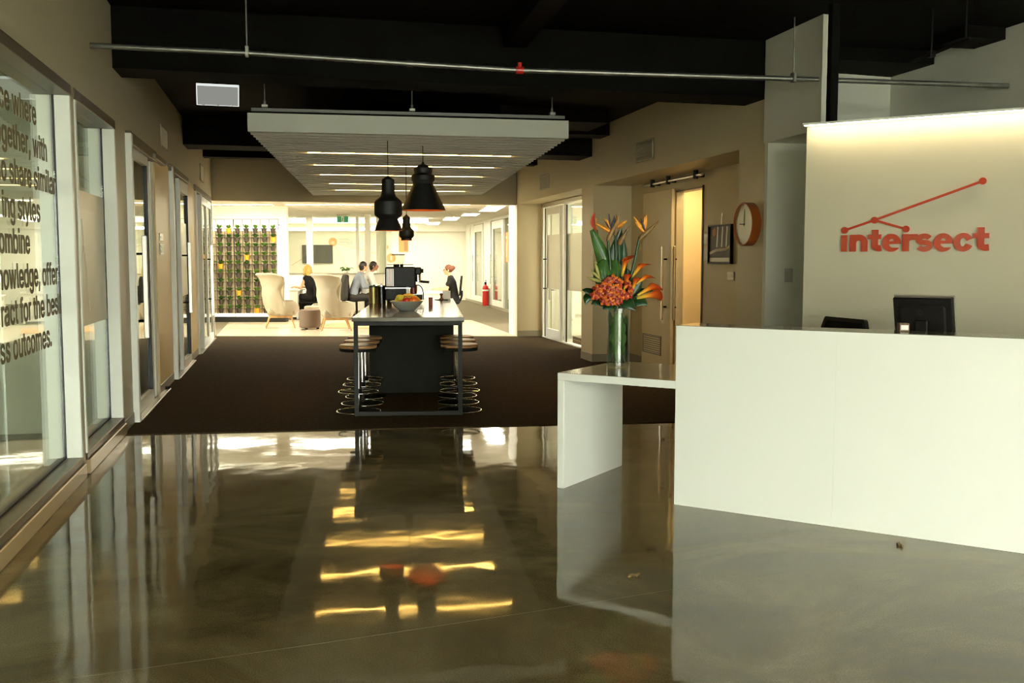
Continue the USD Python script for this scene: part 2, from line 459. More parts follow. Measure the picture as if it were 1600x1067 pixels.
for y0, y1 in ((9.0, 9.55), (11.5, 12.85), (15.1, 16.3)):
    part(bl, 'board', box(XL - 0.002, XL + 0.012, y0, y1, 0, 0.11, 0.003), M['skirting'])


def window(n, y0, y1, label, panes, film=None):
    w = thing(f'window_{n}', label, 'window', kind=S)
    w_z0, w_z1 = 0.10, 2.66
    part(w, 'sill', box(-1.65, XL + 0.03, y0, y1, 0, w_z0, 0.006), M['sill_brown'])
    part(w, 'sill_rail', box(-1.55, XL + 0.012, y0, y1, w_z0, w_z0 + 0.05, 0.004), M['frame_brown'])
    part(w, 'head', box(-1.62, XL + 0.012, y0, y1, w_z1 - 0.075, w_z1, 0.004), M['frame_brown'])
    for a, b in ((y0, y0 + 0.045), (y1 - 0.045, y1)):
        part(w, 'jamb', box(-1.64, XL + 0.01, a, b, w_z0, w_z1 - 0.075, 0.004), M['frame_white'])
    part(w, 'gasket', box(-1.512, -1.488, y1 - 0.052, y1 - 0.044, w_z0 + 0.05, w_z1 - 0.075), M['gasket'])
    part(w, 'gasket', box(-1.512, -1.488, y0, y1 - 0.05, w_z0 + 0.048, w_z0 + 0.062), M['gasket'])
    ys = np.linspace(y0 + 0.045, y1 - 0.05, panes + 1) if not isinstance(panes, list) else panes
    for a, b in zip(ys[:-1], ys[1:]):
        part(w, 'glass_pane', box(-1.505, -1.495, a + 0.003, b - 0.003, w_z0 + 0.055, w_z1 - 0.075), M['glass_clear'])
    if film:
        part(w, 'frosted_film', box(-1.4945, -1.4935, y0 + 0.05, y1 - 0.055, film[0], film[1]), M['film'], label='band of frosted film')
    return w


w1 = window(1, 1.2, 7.24, 'tall glazed meeting room window lettered with brown text, nearest on the left wall', [1.245, 3.5, 5.80, 7.19])
# the lettering lies on the glass, reading from the hall
TXT = [('place where', 6.714, 2.325), ('together, with', 6.964, 2.128), ('who share similar', 7.185, 1.931), ('ing styles', 6.72, 1.734),
       ('combine', 6.44, 1.537), ('knowledge, offer', 7.15, 1.340), ('ract for the best', 7.185, 1.143), ('business outcomes.', 6.90, 0.946)]
for t, yr, z in TXT:
    m = meshkit.text_mesh(t, 0.134, 0.002, bold=True)
    m.apply_scale((1.03, 1.0, 1.0))
    m = frame_to(m, (-1.4945, yr - m.bounds[1][0], z), (0, 1, 0), (0, 0, 1))
    part(w1, 'lettering', m, M['letter_vinyl'], label=None)
w2 = window(2, 7.37, 9.0, 'narrow glazed window with a band of frosted film, second on the left wall', [7.415, 8.95], (1.0, 2.01))
for a, b in (((8.03, 1.62), (7.86, 1.22)), ((8.05, 1.60), (8.22, 1.10)), ((8.00, 1.80), (8.05, 1.62))):
    part(w2, 'film_line', tube([(-1.4925, a[0], a[1]), (-1.4925, b[0], b[1])], 0.003, 4), M['paper_white'])


def handle(p, x, xs, y, z0, z1, zs, mat='steel', axis='x'):
    h = part(p, 'handle', box(x - 0.022, x + 0.022, y - 0.012, y + 0.012, z0, z1, 0.004) if axis == 'x' else box(x - 0.012, x + 0.012, y - 0.022, y + 0.022, z0, z1, 0.004), M[mat], label='long pull handle of brushed steel')
    for z in zs:
        part(h, 'standoff', rod((xs, y, z), (x, y, z), 0.011), M['black_metal'])


# door 1: a sliding leaf
d = thing('door_1', 'sliding glass door in a white frame, nearest the windows on the left wall', 'door', kind=S)
part(d, 'jamb', box(-1.52, -1.345, 9.58, 9.67, 0, 2.63, 0.005), M['frame_white'])
part(d, 'jamb', box(-1.60, -1.42, 11.42, 11.5, 0, 2.66, 0.005), M['frame_white'])
part(d, 'head', box(-1.60, -1.36, 9.67, 11.5, 2.55, 2.66, 0.005), M['frame_brown'])
part(d, 'door_leaf', [box(-1.45, -1.40, 9.72, 9.80, 0.02, 2.55, 0.003), box(-1.45, -1.40, 10.98, 11.06, 0.02, 2.55, 0.003), box(-1.45, -1.40, 9.80, 10.98, 0.02, 0.14), box(-1.45, -1.40, 9.80, 10.98, 2.46, 2.55)], M['frame_white'])
part(d, 'glass_pane', box(-1.43, -1.42, 9.80, 10.98, 0.14, 2.46), M['glass_clear'])
part(d, 'gasket', box(-1.432, -1.398, 10.965, 10.98, 0.14, 2.46), M['gasket'])
part(d, 'side_panel', box(-1.52, -1.44, 11.06, 11.42, 0, 2.55), M['wall_paint'])
part(d, 'infill_panel', box(-1.401, -1.392, 11.52, 12.84, 0.11, 2.62, 0.002), M['panel_gold'], label='panel beside the door, golden light from the back office painted in')
part(d, 'floor_track', box(-1.40, -1.335, 9.67, 12.0, 0.0, 0.02, 0.003), M['steel'])
part(d, 'track_cover', box(-1.40, -1.33, 11.2, 12.1, 2.56, 2.62, 0.004), M['frame_brown'])
handle(d, -1.30, -1.40, 9.87, 0.76, 1.72, (0.92, 1.55))
part(d, 'door_stop', [cyl(0.032, 0.012, 0.05, 16, (-1.37, 11.93)), box(-1.40, -1.34, 11.88, 11.98, 0.0, 0.014)], M['black_plastic'])
# door 2
d = thing('door_2', 'glass door beside a narrow sidelight in the middle of the left wall', 'door', kind=S)
part(d, 'jamb', box(-1.50, -1.345, 12.94, 13.04, 0, 2.64, 0.005), M['frame_white'])
part(d, 'jamb', box(-1.56, -1.40, 12.86, 12.94, 0, 2.66, 0.005), M['frame_white'])
part(d, 'head', box(-1.60, -1.36, 12.86, 15.1, 2.58, 2.66, 0.005), M['frame_brown'])
part(d, 'sidelight', box(-1.46, -1.45, 13.04, 13.95, 0.05, 2.58), M['glass_clear'])
part(d, 'door_leaf', [box(-1.43, -1.375, 13.93, 14.02, 0.02, 2.57, 0.003), box(-1.43, -1.375, 15.0, 15.08, 0.02, 2.57, 0.003), box(-1.43, -1.375, 14.02, 15.0, 0.02, 0.14), box(-1.43, -1.375, 14.02, 15.0, 2.40, 2.57)], M['frame_white'])
part(d, 'glass_pane', box(-1.41, -1.40, 14.02, 15.0, 0.14, 2.40), M['glass_clear'])
part(d, 'frosted_film', box(-1.3985, -1.3975, 14.02, 14.98, 1.0, 2.0), M['film'])
part(d, 'gasket', box(-1.41, -1.372, 14.98, 15.0, 0.14, 2.40), M['gasket'])
part(d, 'infill_panel', box(-1.401, -1.392, 15.12, 16.28, 0.11, 2.58, 0.002), M['panel_gold'], label='panel beside the door, golden light from the back office painted in')
part(d, 'floor_track', box(-1.46, -1.335, 13.04, 15.3, 0, 0.02, 0.003), M['steel'])
handle(d, -1.28, -1.38, 14.05, 0.78, 1.73, (0.92, 1.55))
# door 3
d = thing('door_3', 'double glass door at the far end of the left wall', 'door', kind=S)
part(d, 'head', box(-1.60, -1.37, 16.3, 19.6, 2.56, 2.66, 0.005), M['frame_brown'])
part(d, 'sidelight', box(-1.46, -1.45, 16.36, 17.2, 0.08, 2.56), M['glass_clear'])
part(d, 'frosted_film', box(-1.4485, -1.4475, 16.36, 17.2, 1.0, 2.0), M['film'])
for y0, y1 in ((16.3, 16.36), (17.2, 17.3)):
    part(d, 'jamb', box(-1.50, -1.36, y0, y1, 0, 2.56, 0.004), M['frame_white'])
for y0, y1 in ((17.32, 18.4), (18.44, 19.5)):
    lf = part(d, 'door_leaf', [box(-1.42, -1.37, y0, y0 + 0.09, 0.02, 2.55, 0.003), box(-1.42, -1.37, y1 - 0.09, y1, 0.02, 2.55, 0.003), box(-1.42, -1.37, y0 + 0.09, y1 - 0.09, 0.02, 0.14), box(-1.42, -1.37, y0 + 0.09, y1 - 0.09, 2.42, 2.55)], M['frame_white'])
    part(d, 'glass_pane', box(-1.40, -1.39, y0 + 0.09, y1 - 0.09, 0.14, 2.42), M['glass_clear'])
handle(d, -1.30, -1.37, 18.36, 0.5, 1.75, (0.8, 1.5))
part(d, 'jamb', box(-1.50, -1.36, 19.5, 19.6, 0, 2.56, 0.004), M['frame_brown'])
part(d, 'floor_track', box(-1.46, -1.335, 16.36, 19.6, 0, 0.02, 0.003), M['steel'])

# meeting rooms behind the left wall
mr = [box(-5.1, -5.0, -4, 20.2, 0, 3.0), box(-5.0, -1.65, 9.2, 9.3, 0, 3.0), box(-5.0, -1.65, 15.4, 15.5, 0, 3.0), box(-5.0, -1.65, 20.15, 20.25, 0, 3.0)]
pbr('room_sage', (0.64, 0.66, 0.49), 0.5)
solo('wall_meeting_rooms', mr, M['room_sage'], 'pale partition walls of the meeting rooms behind the glass', 'wall', kind=S)
solo('ceiling_meeting_rooms', box(-5.1, -1.65, -4, 20.25, 3.0, 3.1), M['ceiling_tile'], 'white ceiling of the meeting rooms behind the glass', 'ceiling', kind=S)
solo('floor_meeting_rooms', [box(-5.0, -1.65, 9.3, 15.4, -0.001, 0.006), box(-5.0, -1.65, 15.5, 20.15, -0.001, 0.006)], M['carpet'], 'dark carpet of the meeting rooms behind the glass doors', 'carpet', kind=S)

# right wall, hall face at x = 4.32, with two recesses and the reception recess
XR = 4.32
rw = [box(XR, 5.0, 14.42, 18.8, 2.56, 3.6), box(XR, 5.0, 13.85, 14.42, 0, 3.6), box(XR, 5.0, 9.1, 13.85, 2.56, 3.6),
      box(4.90, 5.0, 9.1, 11.28, 0, 2.56), box(4.90, 5.0, 12.12, 13.85, 0, 2.56), box(4.90, 5.0, 11.28, 12.12, 2.37, 2.56),
      box(XR, 5.95, 8.52, 9.1, 0, 2.62), box(XR, 4.42, 8.52, 9.1, 2.62, 3.6), box(4.85, 5.0, 14.42, 16.0, 0, 2.56), box(XR, 5.0, 18.75, 18.9, 0, 3.6)]
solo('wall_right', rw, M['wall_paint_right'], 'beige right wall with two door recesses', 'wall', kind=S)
solo('wall_column', [box(4.275, 4.37, 7.5, 8.5, 2.56, 3.6), box(4.30, 5.95, 8.46, 8.52, 0, 2.56), box(4.37, 5.95, 7.5, 8.46, 2.56, 2.62), box(4.42, 5.95, 9.1, 9.2, 2.4, 3.6), box(5.95, 6.05, -4, 9.2, 0, 3.8)], M['column_paint'], 'walls of the reception recess beside the clock, daylight put into their grey-white paint', 'wall', kind=S)
br = thing('baseboard_right', 'grey skirting along the right wall and pillar', 'skirting', kind=S)
for b in ((4.31, 4.32, 13.85, 14.42), (4.31, 4.90, 13.84, 13.85), (4.89, 4.90, 13.2, 13.85), (4.31, 4.32, 8.52, 9.1), (4.33, 4.84, 18.74, 18.75)):
    part(br, 'board', box(*b, 0, 0.12), M['skirting'])

# glass door in the far recess
d = thing('door_4', 'white framed glass door in the far recess of the right wall', 'door', kind=S)
part(d, 'door_leaf', [box(4.78, 4.83, 17.25, 17.36, 0.02, 2.46, 0.003), box(4.78, 4.83, 18.22, 18.33, 0.02, 2.46, 0.003), box(4.78, 4.83, 17.36, 18.22, 0.02, 0.2), box(4.78, 4.83, 17.36, 18.22, 2.33, 2.46)], M['frame_white'])
part(d, 'glass_pane', box(4.80, 4.81, 17.36, 18.22, 0.2, 2.33), M['glass_clear'])
part(d, 'frosted_film', box(4.7985, 4.7995, 17.36, 18.22, 0.95, 1.95), M['film'])
part(d, 'jamb', box(4.80, 4.95, 18.62, 18.75, 0, 2.56, 0.004), M['frame_white'])
part(d, 'jamb', box(4.82, 4.95, 17.05, 17.2, 0, 2.5, 0.004), M['frame_white'])
part(d, 'jamb', box(4.82, 4.95, 16.0, 16.06, 0, 2.5, 0.004), M['frame_white'])
part(d, 'gasket', box(4.815, 4.83, 17.0, 17.05, 0.02, 2.46), M['gasket'])
part(d, 'gasket', box(4.79, 4.80, 18.40, 18.44, 0.02, 2.46), M['gasket'])
part(d, 'sidelight', box(4.86, 4.87, 16.06, 17.05, 0.1, 2.46), M['glass_clear'])
part(d, 'frosted_film', box(4.8585, 4.8595, 16.06, 17.05, 0.95, 1.95), M['film'])
part(d, 'head_track', box(4.76, 4.84, 15.9, 18.6, 2.48, 2.55, 0.005), M['steel'])
part(d, 'floor_track', box(4.78, 4.90, 16.0, 18.6, 0, 0.03, 0.003), M['frame_white'])
handle(d, 4.70, 4.78, 18.27, 0.25, 1.8, (0.95, 1.5), axis='y')
h = part(d, 'handle', box(4.70, 4.73, 17.78, 17.81, 0.75, 0.95), M['steel'], label='short door handle')
part(d, 'handle', rod((4.80, 17.8, 0.93), (4.71, 17.8, 0.93), 0.012), M['steel'])
solo('wall_side_office', [box(7.4, 7.5, 13.9, 18.9, 0, 2.75), box(5.0, 7.4, 13.85, 13.95, 0, 2.75), box(5.0, 7.4, 18.7, 18.78, 0, 2.75)], M['white_wall'], 'white walls of the lit office behind the far recess door', 'wall', kind=S)
solo('ceiling_side_office', box(4.95, 7.5, 13.85, 18.9, 2.62, 2.7), M['ceiling_tile'], 'white ceiling of the lit office behind the far recess door', 'ceiling', kind=S)

# cream doorway with a sliding leaf in the near recess
d = thing('door_5', 'beige sliding door with steel rail beside a lit cream doorway in the near recess', 'door', kind=S)
lf = part(d, 'door_leaf', box(4.82, 4.865, 12.10, 13.15, 0.01, 2.40, 0.004), M['door_beige'])
vt = part(d, 'vent', [box(4.812, 4.822, 12.40, 13.10, 0.22, 0.235), box(4.812, 4.822, 12.40, 13.10, 0.465, 0.48), box(4.812, 4.822, 12.40, 12.42, 0.22, 0.48), box(4.812, 4.822, 13.08, 13.10, 0.22, 0.48)], M['plate_grey'], label='louvred vent low in the door')
for k in range(8):
    s = box(-0.012, 0.012, 12.42, 13.08, -0.002, 0.002)
    s.apply_transform(trimesh.transformations.rotation_matrix(0.6, (0, 1, 0)))
    s.apply_translation((4.814, 0, 0.252 + k * 0.029))
    part(vt, 'slat', s, M['plate_grey'])
rl = part(d, 'rail', rod((4.79, 11.07, 2.50), (4.79, 13.06, 2.50), 0.02, 16), M['steel'])
for y in (11.25, 12.14, 12.7):
    part(rl, 'bracket', [rod((4.79, y, 2.50), (4.89, y, 2.50), 0.022), cyl(0.03, 2.46, 2.56, 16, (4.785, y))], M['dark_steel'])
handle(d, 4.76, 4.82, 12.24, 0.71, 1.67, (0.88, 1.5), axis='y')
handle(d, 4.865, 4.90, 12.105, 0.71, 1.67, (0.88, 1.5), axis='y')
part(d, 'lining', [box(4.885, 5.02, 11.26, 11.285, 0, 2.39), box(4.885, 5.02, 11.26, 12.12, 2.355, 2.375)], M['frame_brown'])
solo('wall_store_room', [box(5.0, 6.6, 13.0, 13.1, 0, 2.6), box(5.0, 6.6, 10.4, 10.5, 0, 2.6), box(5.75, 5.85, 10.5, 13.0, 0, 2.6)], M['door_cream'], 'cream walls inside the lit doorway', 'wall', kind=S)
solo('ceiling_store_room', box(5.0, 6.6, 10.4, 13.1, 2.58, 2.66), M['ceiling_tile'], 'ceiling inside the lit doorway', 'ceiling', kind=S)
solo('ceiling_light', box(5.2, 5.6, 11.4, 12.6, 2.56, 2.579), emitter('lamp_store', (1.0, 0.78, 0.42), 15.0), 'warm ceiling light inside the cream doorway', 'light')
solo('ceiling_light', box(5.6, 6.8, 15.2, 18.0, 2.585, 2.619), emitter('lamp_side', (1.0, 0.93, 0.72), 13.0), 'bright ceiling light in the office behind the far recess door', 'light')

# glazed entrance behind the camera, through which daylight falls
wf = thing('window_3', 'tall entrance glazing that lets the daylight in', 'window', kind=S)
part(wf, 'header', box(-5.1, 6.05, -4.1, -4.0, 3.0, 3.8), M['column_paint'])
xs = np.linspace(-5.0, 5.95, 8)
for x in xs:
    part(wf, 'mullion', box(x - 0.03, x + 0.03, -4.1, -4.0, 0, 3.0), M['frame_white'])
for a, b in zip(xs[:-1], xs[1:]):
    part(wf, 'glass_pane', box(a + 0.03, b - 0.03, -4.055, -4.045, 0.0, 3.0), M['glass_clear'])

# black ceiling with its beams; roof and beams fall slightly to the right
ce = thing('ceiling', 'black painted hall ceiling with deep black beams', 'ceiling', kind=S)
za, zb = 3.62, 3.45


def fall(x0, x1, ya, yb, dy, z, top=None, base=3.45):
    """A block across the hall from x0 to x1: ya..yb at the left, shifted by dy at the right, underside falling from z to z-0.13."""
    k = 0.13 / 5.72
    zl, zr = z - k * (x0 - XL), z - k * (x1 - XL)
    t = 3.9
    lo = [(x0, ya, zl), (x0, yb, zl), (x1, yb + dy, zr), (x1, ya + dy, zr)]
    return hexa(lo, [(a, b, t) for a, b, _ in lo])


part(ce, 'soffit', fall(-1.65, 6.05, -4.1, 9.3, -0.62, 3.61), M['black_paint'])
part(ce, 'soffit', fall(-1.65, 6.05, 9.3, 20.4, -0.9, 3.49), M['black_paint'])
part(ce, 'beam', fall(-1.65, 4.6, 9.05, 9.52, -0.55, 3.10), M['black_paint'])
part(ce, 'beam', fall(-1.65, 4.6, 14.85, 15.5, -0.97, 3.11), M['black_paint'])
part(ce, 'beam', fall(-1.65, 4.6, 18.3, 18.6, -1.2, 3.28), M['black_paint'])
part(ce, 'beam', hexa([(1.55, 2.0, 3.36), (1.75, 2.0, 3.36), (2.1, 8.9, 3.36), (1.9, 8.9, 3.36)], [(1.55, 2.0, 3.7), (1.75, 2.0, 3.7), (2.1, 8.9, 3.7), (1.9, 8.9, 3.7)]), M['black_duct'])
part(ce, 'beam', box(5.55, 5.95, 7.46, 7.86, 3.35, 3.7), M['black_duct'])
part(ce, 'duct', box(3.5, 4.31, 13.1, 13.5, 3.18, 3.7), M['black_duct'])
part(ce, 'duct', box(2.6, 4.0, 12.2, 14.6, 3.22, 3.6), M['black_duct'])
# header between hall and back office
hd = hexa([(-1.65, 20.13, 2.63), (-1.65, 20.33, 2.63), (4.40, 18.97, 2.54), (4.40, 18.78, 2.54)], [(-1.65, 20.13, 3.7), (-1.65, 20.33, 3.7), (4.40, 18.97, 3.7), (4.40, 18.78, 3.7)])
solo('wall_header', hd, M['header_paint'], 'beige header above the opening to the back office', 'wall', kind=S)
solo('trim_1', box(4.335, 4.45, 18.8, 19.55, 0, 2.56), M['white_wall'], 'cream wall end at the right of the opening to the back office', 'wall', kind=S)

# back office shell
CZ = 2.74
oc = thing('ceiling_office', 'white tiled ceiling of the bright back office', 'ceiling', kind=S)
cp = Polygon([tuple(far(u, v)[:2]) for u, v in ((-9.6, 20.4), (3.2, 20.4), (3.2, 41), (-11, 41))])
part(oc, 'slab', prism(cp, CZ + 0.012, CZ + 0.1), M['ceiling_tile'])
tiles = 0
for i in range(11):
    for j in range(9):
        u0, v0 = -8.9 + i * 1.2, 21.0 + j * 1.8
        if v0 > 36 or tiles >= 90:
            continue
        tiles += 1
        part(oc, 'tile', fbox(u0 + 0.008, u0 + 1.192, v0 + 0.008, v0 + 1.792, CZ, CZ + 0.014), M['ceiling_tile'])
solo('wall_planted', fbox(-7.35, -5.36, 23.85, 24.0, 0.13, CZ), M['white_wall'], 'bright white wall behind the grid of potted plants', 'wall', kind=S)
solo('baseboard_planted', fbox(-7.35, -5.40, 23.70, 24.0, 0, 0.13), M['dark_steel'], 'dark plinth under the plant wall', 'skirting', kind=S)
solo('wall_back', [fbox(-9.6, 0.6, 36.5, 36.7, 0, CZ), fbox(-9.6, 0.6, 36.2, 36.5, 2.5, CZ)], M['white_wall'], 'cream end wall of the back office with printed circles', 'wall', kind=S)
solo('wall_office_left', fbox(-9.7, -9.6, 20.4, 36.7, 0, CZ), M['white_wall'], 'white left wall of the back office', 'wall', kind=S)
solo('wall_office_corner', fbox(-9.6, -7.25, 20.6, 20.7, 0, CZ), M['white_wall'], 'white wall beside the plant wall', 'wall', kind=S)
pt = thing('partition', 'low cream partition with glazing above in the back office', 'partition', kind=S)
part(pt, 'panel', fbox(-6.9, -3.45, 29.0, 29.12, 0.0, 1.075), M['white_wall'])
part(pt, 'cap', fbox(-6.9, -3.45, 28.97, 29.15, 1.075, 1.10), M['plate_grey'])
part(pt, 'skirting', fbox(-4.3, -3.45, 28.985, 29.0, 0.0, 0.36), M['gasket'])
for u in (-5.93, -4.49, -4.23, -3.90):
    part(pt, 'mullion', fbox(u - 0.04, u + 0.04, 29.02, 29.10, 1.10, CZ), M['frame_cream'])
for a, b in ((-6.9, -5.97), (-5.89, -4.53), (-4.45, -4.27), (-4.19, -3.94), (-3.86, -3.5)):
    part(pt, 'glass_pane', fbox(a, b, 29.055, 29.065, 1.10, CZ), M['glass_far'])
solo('trim_2', fbox(-5.85, -5.74, 28.78, 28.89, 0, CZ), M['white_lacquer'], 'white square column left of the green exit sign', 'column', kind=S)
solo('trim_3', fbox(-4.06, -3.92, 27.6, 27.74, 0, CZ), M['frame_cream'], 'slim cream column beside the two seated men', 'column', kind=S)
solo('trim_4', fbox(-3.90, -3.68, 29.2, 29.42, 0, CZ), M['white_lacquer'], 'bright white column left of the coffee machine', 'column', kind=S)

# glazed offices along the right of the back office: a line of doors and panels running away
RA, RB = far(0.55, 24.4), far(-2.75, 42.3)
RD = (RB - RA) / np.linalg.norm(RB - RA)
RN = np.array([-RD[1], RD[0], 0.0])        # towards the corridor
if RN[0] > 0:
    RN = -RN


def rbx(t0, t1, n0, n1, z0, z1, b=0.0):
    """A block along the office line: t metres from its near end, n metres out of its face."""
    return frame_to(box(t0, t1, n0, n1, z0, z1, b), RA, RD, RN, (0, 0, 1))


def rpix(px):
    """t at which the office line is met by the photograph's column px."""
    bx = (px - 800) / 1555.0
    dx, dy = CY * bx + SY, -SY * bx + CY
    A = np.array([[RD[0], -dx], [RD[1], -dy]])
    return float(np.linalg.solve(A, [-RA[0], -RA[1]])[0])


OH = 2.66
ol = thing('wall_glazed_offices', 'line of white framed glazed offices on the right of the back office', 'wall', kind=S)
part(ol, 'head', rbx(-1.5, 18, -0.08, 0.02, OH, CZ + 0.02), M['frame_cream'])
part(ol, 'base', rbx(-1.5, 18, -0.08, 0.02, 0, 0.09), M['skirting'])
for a, b in ((768, 757), (742, 737), (736, 729), (713, 706), (697, 689)):
    part(ol, 'panel', rbx(rpix(a), rpix(b), -0.06, 0.03, 0.09, OH), M['white_lacquer'])
for px in (797, 790, 757, 728, 700, 686, 681):
    t = rpix(px)
    part(ol, 'post', rbx(t - 0.03, t + 0.03, -0.08, 0.035, 0.09, OH), M['frame_grey'])
part(ol, 'glass_pane', rbx(-1.2, rpix(790), -0.02, -0.01, 0.09, OH), M['glass_far'])
part(ol, 'glass_pane', rbx(rpix(706), rpix(701), -0.02, -0.01, 0.09, OH), M['glass_far'])
sgn = part(ol, 'sign_panel', rbx(rpix(794.5), rpix(787.5), -0.005, 0.002, 1.42, 2.26), M['orange_print'], label='orange vertical sign on the glass')
part(sgn, 'sign_mark', rbx(rpix(791.8), rpix(790.8), 0.002, 0.004, 1.55, 1.98), M['paper_white'])
part(sgn, 'sign_mark', rbx(rpix(792), rpix(790.4), 0.002, 0.004, 2.08, 2.15), M['paper_white'])
for n, (a, b) in enumerate(((789, 771), (757, 743), (728, 714), (689, 682))):
    dn = thing(f'door_{6 + n}', ('first', 'second', 'third', 'farthest')[n] + ' glazed office door from the near end of the white office line', 'door', kind=S)
    t0, t1 = rpix(a) + 0.03, rpix(b)
    w = min(0.24, (t1 - t0) * 0.24)
    part(dn, 'door_leaf', [rbx(t0, t0 + w, 0, 0.05, 0.1, OH - 0.02), rbx(t1 - w, t1, 0, 0.05, 0.1, OH - 0.02), rbx(t0 + w, t1 - w, 0, 0.05, 0.1, 0.28), rbx(t0 + w, t1 - w, 0, 0.05, OH - 0.25, OH - 0.02)], M['frame_white'])
    part(dn, 'glass_pane', rbx(t0 + w, t1 - w, 0.02, 0.03, 0.28, OH - 0.25), M['glass_far'])
    part(dn, 'gasket', rbx(t1, t1 + 0.05, 0, 0.045, 0.1, OH), M['plate_grey'])
    part(dn, 'gasket', rbx(t0 + w, t0 + w + 0.035, 0.03, 0.052, 0.28, OH - 0.25), M['plate_grey'])
    part(dn, 'gasket', rbx(t1 - w - 0.035, t1 - w, 0.03, 0.052, 0.28, OH - 0.25), M['plate_grey'])
    hh = part(dn, 'handle', rbx(t1 - 0.14, t1 - 0.11, 0.10, 0.13, 0.75, 1.65), M['steel'])
    for z in (0.95, 1.45):
        part(hh, 'standoff', rbx(t1 - 0.135, t1 - 0.115, 0.05, 0.11, z, z + 0.02), M['steel'])
solo('wall_offices_inside', [rbx(-1.5, 18, -3.6, -3.5, 0, CZ), rbx(-1.6, -1.5, -3.6, 0, 0, CZ), rbx(rpix(758), rpix(758) + 0.1, -3.5, -0.1, 0, CZ), rbx(rpix(729), rpix(729) + 0.1, -3.5, -0.1, 0, CZ)], M['white_wall'], 'white walls inside the glazed offices', 'wall', kind=S)
solo('ceiling_offices_inside', rbx(-1.6, 18, -3.6, -0.06, CZ, CZ + 0.08), M['ceiling_tile'], 'white ceiling inside the glazed offices', 'ceiling', kind=S)

# ---------------------------------------------------------------- lamps
TZ = CZ - 0.0


def ceiling_panel(u, v, w, l, label, group=None, rz=0.0, lamp='lamp_far'):
    p = far(u, v, CZ)
    t = thing('ceiling_light', label, 'light', p, FROT + rz, group)
    part(t, 'frame', [box(-w / 2 - 0.02, w / 2 + 0.02, -l / 2 - 0.02, -l / 2, -0.025, -0.001), box(-w / 2 - 0.02, w / 2 + 0.02, l / 2, l / 2 + 0.02, -0.025, -0.001),
                      box(-w / 2 - 0.02, -w / 2, -l / 2, l / 2, -0.025, -0.001), box(w / 2, w / 2 + 0.02, -l / 2, l / 2, -0.025, -0.001)], M['frame_cream'])
    part(t, 'diffuser', box(-w / 2, w / 2, -l / 2, l / 2, -0.02, -0.001), M[lamp])
    return t


crz = 6.0
for k, (u, v, l) in enumerate(((-0.5, 24.4, 2.6), (-1.15, 27.6, 1.5), (-1.85, 30.4, 2.2), (-2.7, 34.3, 2.2))):
    ceiling_panel(u, v, 0.42, l, ('nearest', 'second', 'third', 'farthest')[k] + ' ceiling panel light in the row above the glazed office line', None, crz)
for u, v in ((-6.6, 31.6), (-6.7, 33.4)):
    ceiling_panel(u, v, 0.62, 1.1, ('nearer' if v < 33 else 'farther') + ' ceiling panel light above the blonde woman, behind the partition glass')
for u, v in ((-4.75, 32.2), (-4.4, 33.9)):
    ceiling_panel(u, v, 0.5, 1.4, ('nearer' if v < 33 else 'farther') + ' ceiling panel light right of the exit sign, behind the partition glass')
for k, u in enumerate((-6.35, -4.1, -1.9)):
    ceiling_panel(u, 22.5, 1.9, 0.40, ('left', 'middle', 'right')[k] + ' of the row of panel lights just beyond the header, over the lounge', lamp='lamp_lounge')
for k, (t0, t1) in enumerate(((0.6, 2.6), (5.0, 7.0), (10.0, 12.0))):
    solo('ceiling_light', rbx(t0, t1, -2.4, -1.6, CZ - 0.03, CZ - 0.001), M['lamp_inside'], ('nearest', 'middle', 'farthest')[k] + ' panel light inside the glazed offices', 'light')
for k, (u0, u1, v, z0, z1) in enumerate(((-6.85, -2.55, 30.5, 2.595, 2.70), (-8.0, -3.3, 34.9, 2.50, 2.58))):
    t = thing('linear_light', ('long bright linear light crossing the back office ceiling', 'second long linear light, lower and farther, across the back office ceiling')[k], 'light', far(0, v, 0), FROT)
    part(t, 'diffuser', box(u0, u1, -0.08, 0.08, z0, z1, 0.01), M['lamp_far'])
    part(t, 'housing', box(u0, u1, -0.06, 0.06, z1, CZ - 0.001), M['frame_cream'])

for k, v in enumerate((26.2, 27.9)):  # unseen lamps, added behind the plant wall to brighten the low partition
    ceiling_panel(-6.9, v, 0.9, 1.2, ('nearer', 'farther')[k] + ' added ceiling light, unseen behind the plant wall, to brighten the partition', lamp='lamp_lounge')

# hanging luminaire under the black ceiling at the left
t = thing('hanging_luminaire', 'small grey rectangular luminaire with a bright rim hung under the black ceiling', 'light', (-0.61, 9.9, 3.035), FROT + 17)
def tilt(m, a=-58):
    m = tm(m)
    m.apply_scale((0.86, 0.74, 1))
    m.apply_transform(trimesh.transformations.rotation_matrix(math.radians(a), (1, 0, 0)))
    return m
n_ = 14
xs = np.linspace(-0.20, 0.20, n_)
bow = lambda x: -0.008 * (1 - (x / 0.2) ** 2)
P = np.array([[(x * (1 - 0.06 * k / 5), 0.16 * (k / 5) - 0.08, 0.0) for k in range(6)] for x in xs])
part(t, 'diffuser', tilt(box(-0.215, 0.215, -0.13, 0.13, 0.0, 0.02)), M['lamp_diffuser'])
part(t, 'rim', [tilt(m) for m in (box(-0.225, 0.225, -0.145, -0.13, -0.02, 0.02, 0.004), box(-0.225, 0.225, 0.13, 0.137, -0.006, 0.02, 0.002), box(-0.225, -0.213, -0.13, 0.13, -0.014, 0.02, 0.003), box(0.213, 0.225, -0.13, 0.13, -0.014, 0.02, 0.003))], M['lamp_rim'])
part(t, 'clip', [tilt(box(x - 0.012, x + 0.012, 0.118, 0.132, -0.006, 0.0)) for x in (-0.15, 0.0, 0.15)], M['frame_white'])
part(t, 'housing', tilt(box(-0.21, 0.21, -0.125, 0.125, 0.02, 0.06, 0.006)), M['black_metal'])
